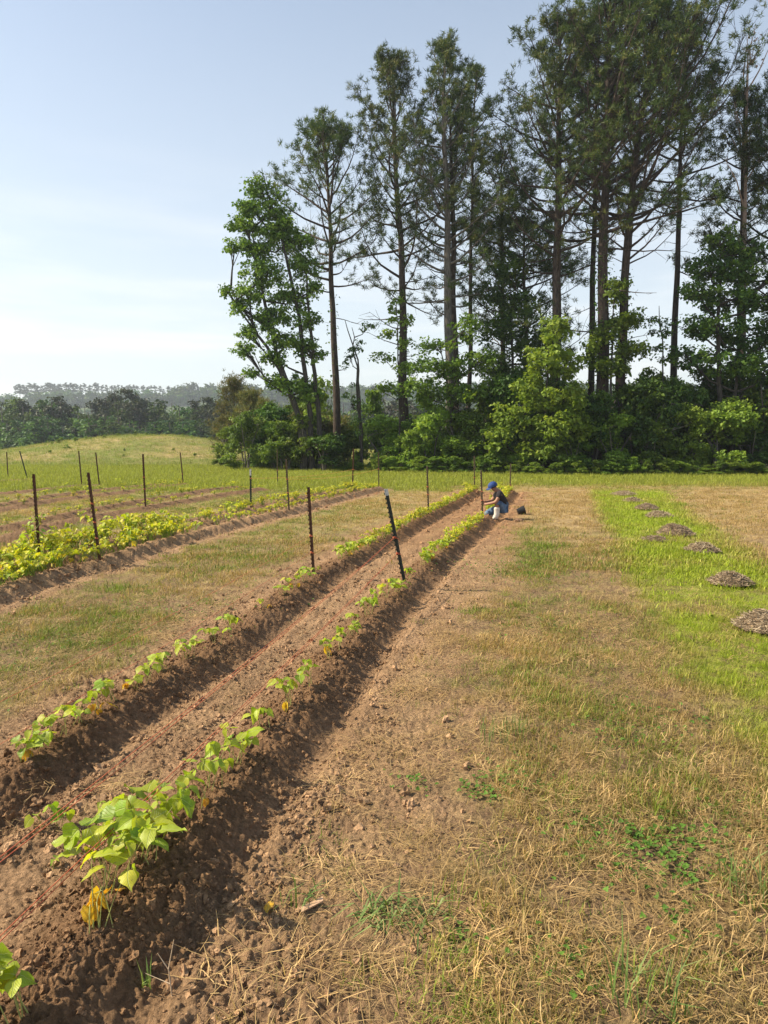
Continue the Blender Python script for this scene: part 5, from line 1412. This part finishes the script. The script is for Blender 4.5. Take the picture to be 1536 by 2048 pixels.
# ------------------------------------------------------------------ the kneeling man
M_SKIN = simple_mat('tanned_skin', (.26, .13, .08), (.33, .17, .105), 8, .55, .08, 60)
M_SHIRT = simple_mat('black_cotton', (.018, .015, .018), (.032, .027, .030), 10, .9, .4, 18)
M_JEAN = simple_mat('blue_denim', (.045, .075, .135), (.13, .20, .30), 9, .9, .4, 30)
M_BOOT = simple_mat('white_rubber', (.52, .47, .40), (.68, .63, .55), 9, .5, .2, 20)
M_CAP = simple_mat('blue_cap', (.014, .035, .13), (.024, .06, .20), 12, .8, .2, 60)
M_HAIR = simple_mat('black_hair', (.012, .01, .009), (.02, .017, .015), 30, .7, .4, 90)
def skinned(name, nodes, edges, mat, parent, rootv=0, sub=2):
    me = bpy.data.meshes.new(name); me.from_pydata([tuple(n[0]) for n in nodes], edges, [])
    o = link(name, me, mat, parent)
    if not me.skin_vertices: 
        bpy.context.view_layer.objects.active = o
    md = o.modifiers.new('Skin', 'SKIN'); md.use_smooth_shade = True
    if not me.skin_vertices:
        import bmesh
        bm = bmesh.new(); bm.from_mesh(me); bm.verts.layers.skin.verify(); bm.to_mesh(me); bm.free()
    for i, n in enumerate(nodes):
        r = n[1]; r = r if isinstance(r, tuple) else (r, r)
        me.skin_vertices[0].data[i].radius = r
        me.skin_vertices[0].data[i].use_root = (i == rootv)
    sb = o.modifiers.new('Subdivision', 'SUBSURF'); sb.levels = sub; sb.render_levels = sub
    return o
def person():
    D = 15.45; bz = W(990, 1037, D); foot = Z(bz.x, bz.y) - bz.z
    org = Vector((bz.x, bz.y, bz.z + foot * .6)); e = empty('person', org)
    props(e, 'man in blue cap, black shirt, jeans and white rubber boots kneeling at a row post', 'person')
    def J(px, py, dd=0.0): v = W(px, py, D + dd); return Vector((v.x - bz.x, v.y - bz.y, v.z - bz.z))
    pelvis = J(1004, 1012, 0); waist = J(1006, 1003, 0); chest = J(1002, 991, 0); neck0 = J(996, 982, 0); neck = J(992, 978, 0); head = J(986, 971.5, 0); 
    # near (left) arm and leg are towards the camera: negative dd
    shN = J(1000, 987, -.17); elN = J(992, 1003, -.22); wrN = J(973, 1006.5, -.08); hdN = J(967, 1007, -.03)
    shF = J(994, 986, .16); elF = J(983, 1000, .18); wrF = J(971, 1002.5, .06); hdF = J(966.5, 1002.5, .02)
    hipN = J(1005, 1013, -.09); knN = J(994, 1002, -.17); anN = J(993.5, 1031, -.15); toN = J(985, 1036, -.16)
    hipF = J(1002, 1014, .09); knF = J(971, 1026, .12); anF = J(989, 1029, .14); toF = J(996, 1035, .15)
    N = [(pelvis, .11), (waist, (.11, .10)), (chest, (.112, .10)), (neck0, .075), (neck, .052), (head + Vector((.02, 0, -.045)), .062), (head + Vector((0, 0, .0)), (.088, .076)), (head + Vector((.005, 0, .055)), (.078, .07)),
         (shN, .046), (elN, .042), (wrN, .028), (hdN, (.036, .02)), (shF, .046), (elF, .042), (wrF, .028), (hdF, (.036, .02)),
         (hipN, .088), (knN, .062), (anN, .042), (toN, (.034, .028)), (hipF, .088), (knF, .062), (anF, .042), (toF, (.034, .028))]
    E = [(0, 1), (1, 2), (2, 3), (3, 4), (4, 5), (5, 6), (6, 7), (2, 8), (8, 9), (9, 10), (10, 11), (2, 12), (12, 13), (13, 14), (14, 15), (0, 16), (16, 17), (17, 18), (18, 19), (0, 20), (20, 21), (21, 22), (22, 23)]
    # fingers closing on the post (five each, thumb off the side of the palm)
    post = J(963.2, 1004, 0)
    def fingers(hd, wr, s):
        d = (hd - wr).normalized(); up = Vector((0, 0, 1))
        k0 = None
        for f in range(5):
            base = len(N)
            if f < 4:
                off = up * (.024 - .016 * f); L = [.075, .082, .078, .062][f]
                a = hd + off + d * .018; b = a + d * L * .45 + Vector((0, s * .008, 0)); c = b + d * L * .25 + Vector((0, s * .022, -.003)); t = c + d * L * -.12 + Vector((0, s * .022, 0))
            else:
                a = hd + up * .022 - d * .008; b = a + d * .022 + up * .018 - Vector((0, s * .012, 0)); c = b + d * .022 + up * .004; t = c + d * .014
            yield base, (a, b, c, t)
    for hd, wr, idx, s in ((hdN, wrN, 11, 1), (hdF, wrF, 15, -1)):
        for base, (a, b, c, t) in list(fingers(hd, wr, s)):
            k = len(N); N.extend([(a, .010), (b, .0095), (c, .0085), (t, .007)]); E.extend([(idx, k), (k, k + 1), (k + 1, k + 2), (k + 2, k + 3)])
    skinned('body', N, E, M_SKIN, e)
    # face details: nose, ears, eyes on the side of the head turned down-left
    g = Geo(); fd = Vector((-.86, -.30, -.42)).normalized(); sd = fd.cross(Vector((0, 0, 1))).normalized(); ud = sd.cross(fd)
    hc = head + Vector((0, 0, -.005))
    tube(g, [hc + fd * .070 + ud * .018, hc + fd * .098 - ud * .012, hc + fd * .078 - ud * .022], [.008, .014, .008], 6)
    link('nose', g.mesh('nose', True), M_SKIN, e)
    for s in (-1, 1):
        g = Geo(); c = hc + sd * .076 * s - fd * .01 - ud * .01; tube(g, [c + ud * .028, c + ud * .012 - fd * .012, c - ud * .022 - fd * .004], [.010, .013, .008], 6); link('ear', g.mesh('ear', True), M_SKIN, e)
        g = Geo(); c = hc + fd * .076 + sd * .030 * s + ud * .012; tube(g, [c - sd * .010, c, c + sd * .010], [.004, .006, .004], 5); link('eye', g.mesh('eye', True), M_HAIR, e)
    g = Geo(); c = hc + fd * .078 - ud * .042; tube(g, [c - sd * .022, c + fd * .004, c + sd * .022], [.004, .006, .004], 5)
    link('mouth', g.mesh('mouth', True), simple_mat('lips', (.22, .09, .07), (.26, .11, .08)), e)
    # hair below the cap
    g = Geo(); pts = []
    for k in range(12):
        a = math.pi * (.20 + 1.6 * k / 11); pts.append(np.array(hc + (fd * math.cos(a) + sd * math.sin(a)) * .080 + ud * .012))
    tube(g, pts, .020, 6); link('hair', g.mesh('hair', True), M_HAIR, e)
    # cap: dome, visor, button
    cb = hc + ud * .030; g = Geo(); V = []; n = 18; m = 7
    for i in range(m):
        ph = i / (m - 1) * math.pi / 2
        for j in range(n):
            a = 2 * math.pi * j / n; r = .104 * math.cos(ph) + .002
            V.append(np.array(cb + (fd * math.cos(a) * 1.06 + sd * math.sin(a) * .93) * r + ud * (math.sin(ph) * .098 - .01)))
    F = [[i * n + j, i * n + (j + 1) % n, (i + 1) * n + (j + 1) % n, (i + 1) * n + j] for i in range(m - 1) for j in range(n)]
    g.add(V, F); cap = link('cap', g.mesh('cap', True), M_CAP, e)
    g = Geo(); V = []
    for lay in (0, .006):
        for j in range(9):
            a = (-1 + j / 4) * .85
            V.append(np.array(cb + (fd * math.cos(a) + sd * math.sin(a)) * .102 - ud * (.008 + lay)))
            V.append(np.array(cb + fd * (.085 + .085 * math.cos(a) ** .7) * 1.0 + sd * math.sin(a) * .10 - ud * (.020 + lay + .012 * abs(math.sin(a)))))
    F = []
    for lay in (0, 18):
        for j in range(8): q = lay + j * 2; F.append([q, q + 1, q + 3, q + 2] if lay == 0 else [q, q + 2, q + 3, q + 1])
    for j in range(8): q = j * 2; F.append([q + 1, q + 19, q + 21, q + 3])
    g.add(V, F); link('cap_visor', g.mesh('cap_visor', True), M_CAP, e)
    # clothes
    mN = shN.lerp(elN, .62); mF = shF.lerp(elF, .62)
    skinned('shirt', [(pelvis + Vector((.01, 0, .03)), (.148, .142)), (waist, (.152, .135)), (chest, (.162, .145)), (neck0 + Vector((.006, 0, -.01)), (.088, .088)), (shN, .078), (mN, .066), (shF, .078), (mF, .066)],
            [(0, 1), (1, 2), (2, 3), (2, 4), (4, 5), (2, 6), (6, 7)], M_SHIRT, e)
    sN = knN.lerp(anN, .30); sF = knF.lerp(anF, .35)
    skinned('jeans', [(pelvis, (.125, .115)), (hipN, .098), (hipN.lerp(knN, .55), .088), (knN, .076), (sN, .068), (hipF, .098), (hipF.lerp(knF, .5), .092), (knF, .080), (sF, .066)],
            [(0, 1), (1, 2), (2, 3), (3, 4), (0, 5), (5, 6), (6, 7), (7, 8)], M_JEAN, e)
    for kn, an, to, nm in ((knN, anN, toN, 'boot'), (knF, anF, toF, 'boot')):
        c = kn.lerp(an, .30); heel = an + (an - kn).normalized() * .035
        skinned(nm, [(c, .074), (kn.lerp(an, .55), .068), (an, .056), (an.lerp(to, .55) + Vector((0, 0, -.005)), (.050, .044)), (to, (.046, .032)), (heel - (to - an) * .28, .04)],
                [(0, 1), (1, 2), (2, 3), (3, 4), (2, 5)], M_BOOT, e)
    # boot soles
    # small black pot and brown clod lying behind him on the turf
    M_BLK = simple_mat('black_plastic', (.012, .013, .013), (.022, .022, .022), 12, .35, .1)
    p = G(1039, 1029); g = Geo(); n = 20; V = []
    prof = [(.070, 0), (.095, .15), (.102, .15), (.102, .175), (.092, .175), (.066, .012), (0.001, .012)]
    for r, h in prof:
        for j in range(n): a = 2 * math.pi * j / n; V.append([math.cos(a) * r, math.sin(a) * r, h])
    F = [[i * n + j, i * n + (j + 1) % n, (i + 1) * n + (j + 1) % n, (i + 1) * n + j] for i in range(len(prof) - 1) for j in range(n)]
    F += [[(n - 1 - j) % n, (n - 2 - j) % n, 0, 0] for j in range(0)]
    g.add(V, F); c = [[0, 0, 0]]; g.add(np.vstack([np.array(V[:n]) * [1, 1, 1], c]), [[(j + 1) % n, j, n] for j in range(n)])
    o = link('plant_pot', g.mesh('plant_pot'), M_BLK, None, p + Vector((-.05, 0, .055))); o.rotation_euler = (R(12), R(72), R(14)); props(o, 'small black plastic pot lying on its side behind the kneeling man', 'plant pot')
    g = Geo(); p = G(1037, 1043); V = []
    import bmesh
    bm = bmesh.new(); bmesh.ops.create_icosphere(bm, subdivisions=3, radius=1)
    for v in bm.verts:
        q = float(fbm(np.array([v.co.x * 1.1 + v.co.z]), np.array([v.co.y * 1.1 - v.co.z]), 3)[0]); v.co *= (1 + q * .8); v.co = Vector((v.co.x * .075, v.co.y * .05, v.co.z * .038))
    me = bpy.data.meshes.new('soil_lump'); bm.to_mesh(me); bm.free()
    o = link('soil_lump', me, simple_mat('brown_lump', (.16, .09, .05), (.30, .18, .11), 30, .95, .6), None, p + Vector((0, 0, .03))); props(o, 'small brown lump of soil lying just in front of the black pot', 'lump')
person()
print('objects', len(bpy.data.objects))
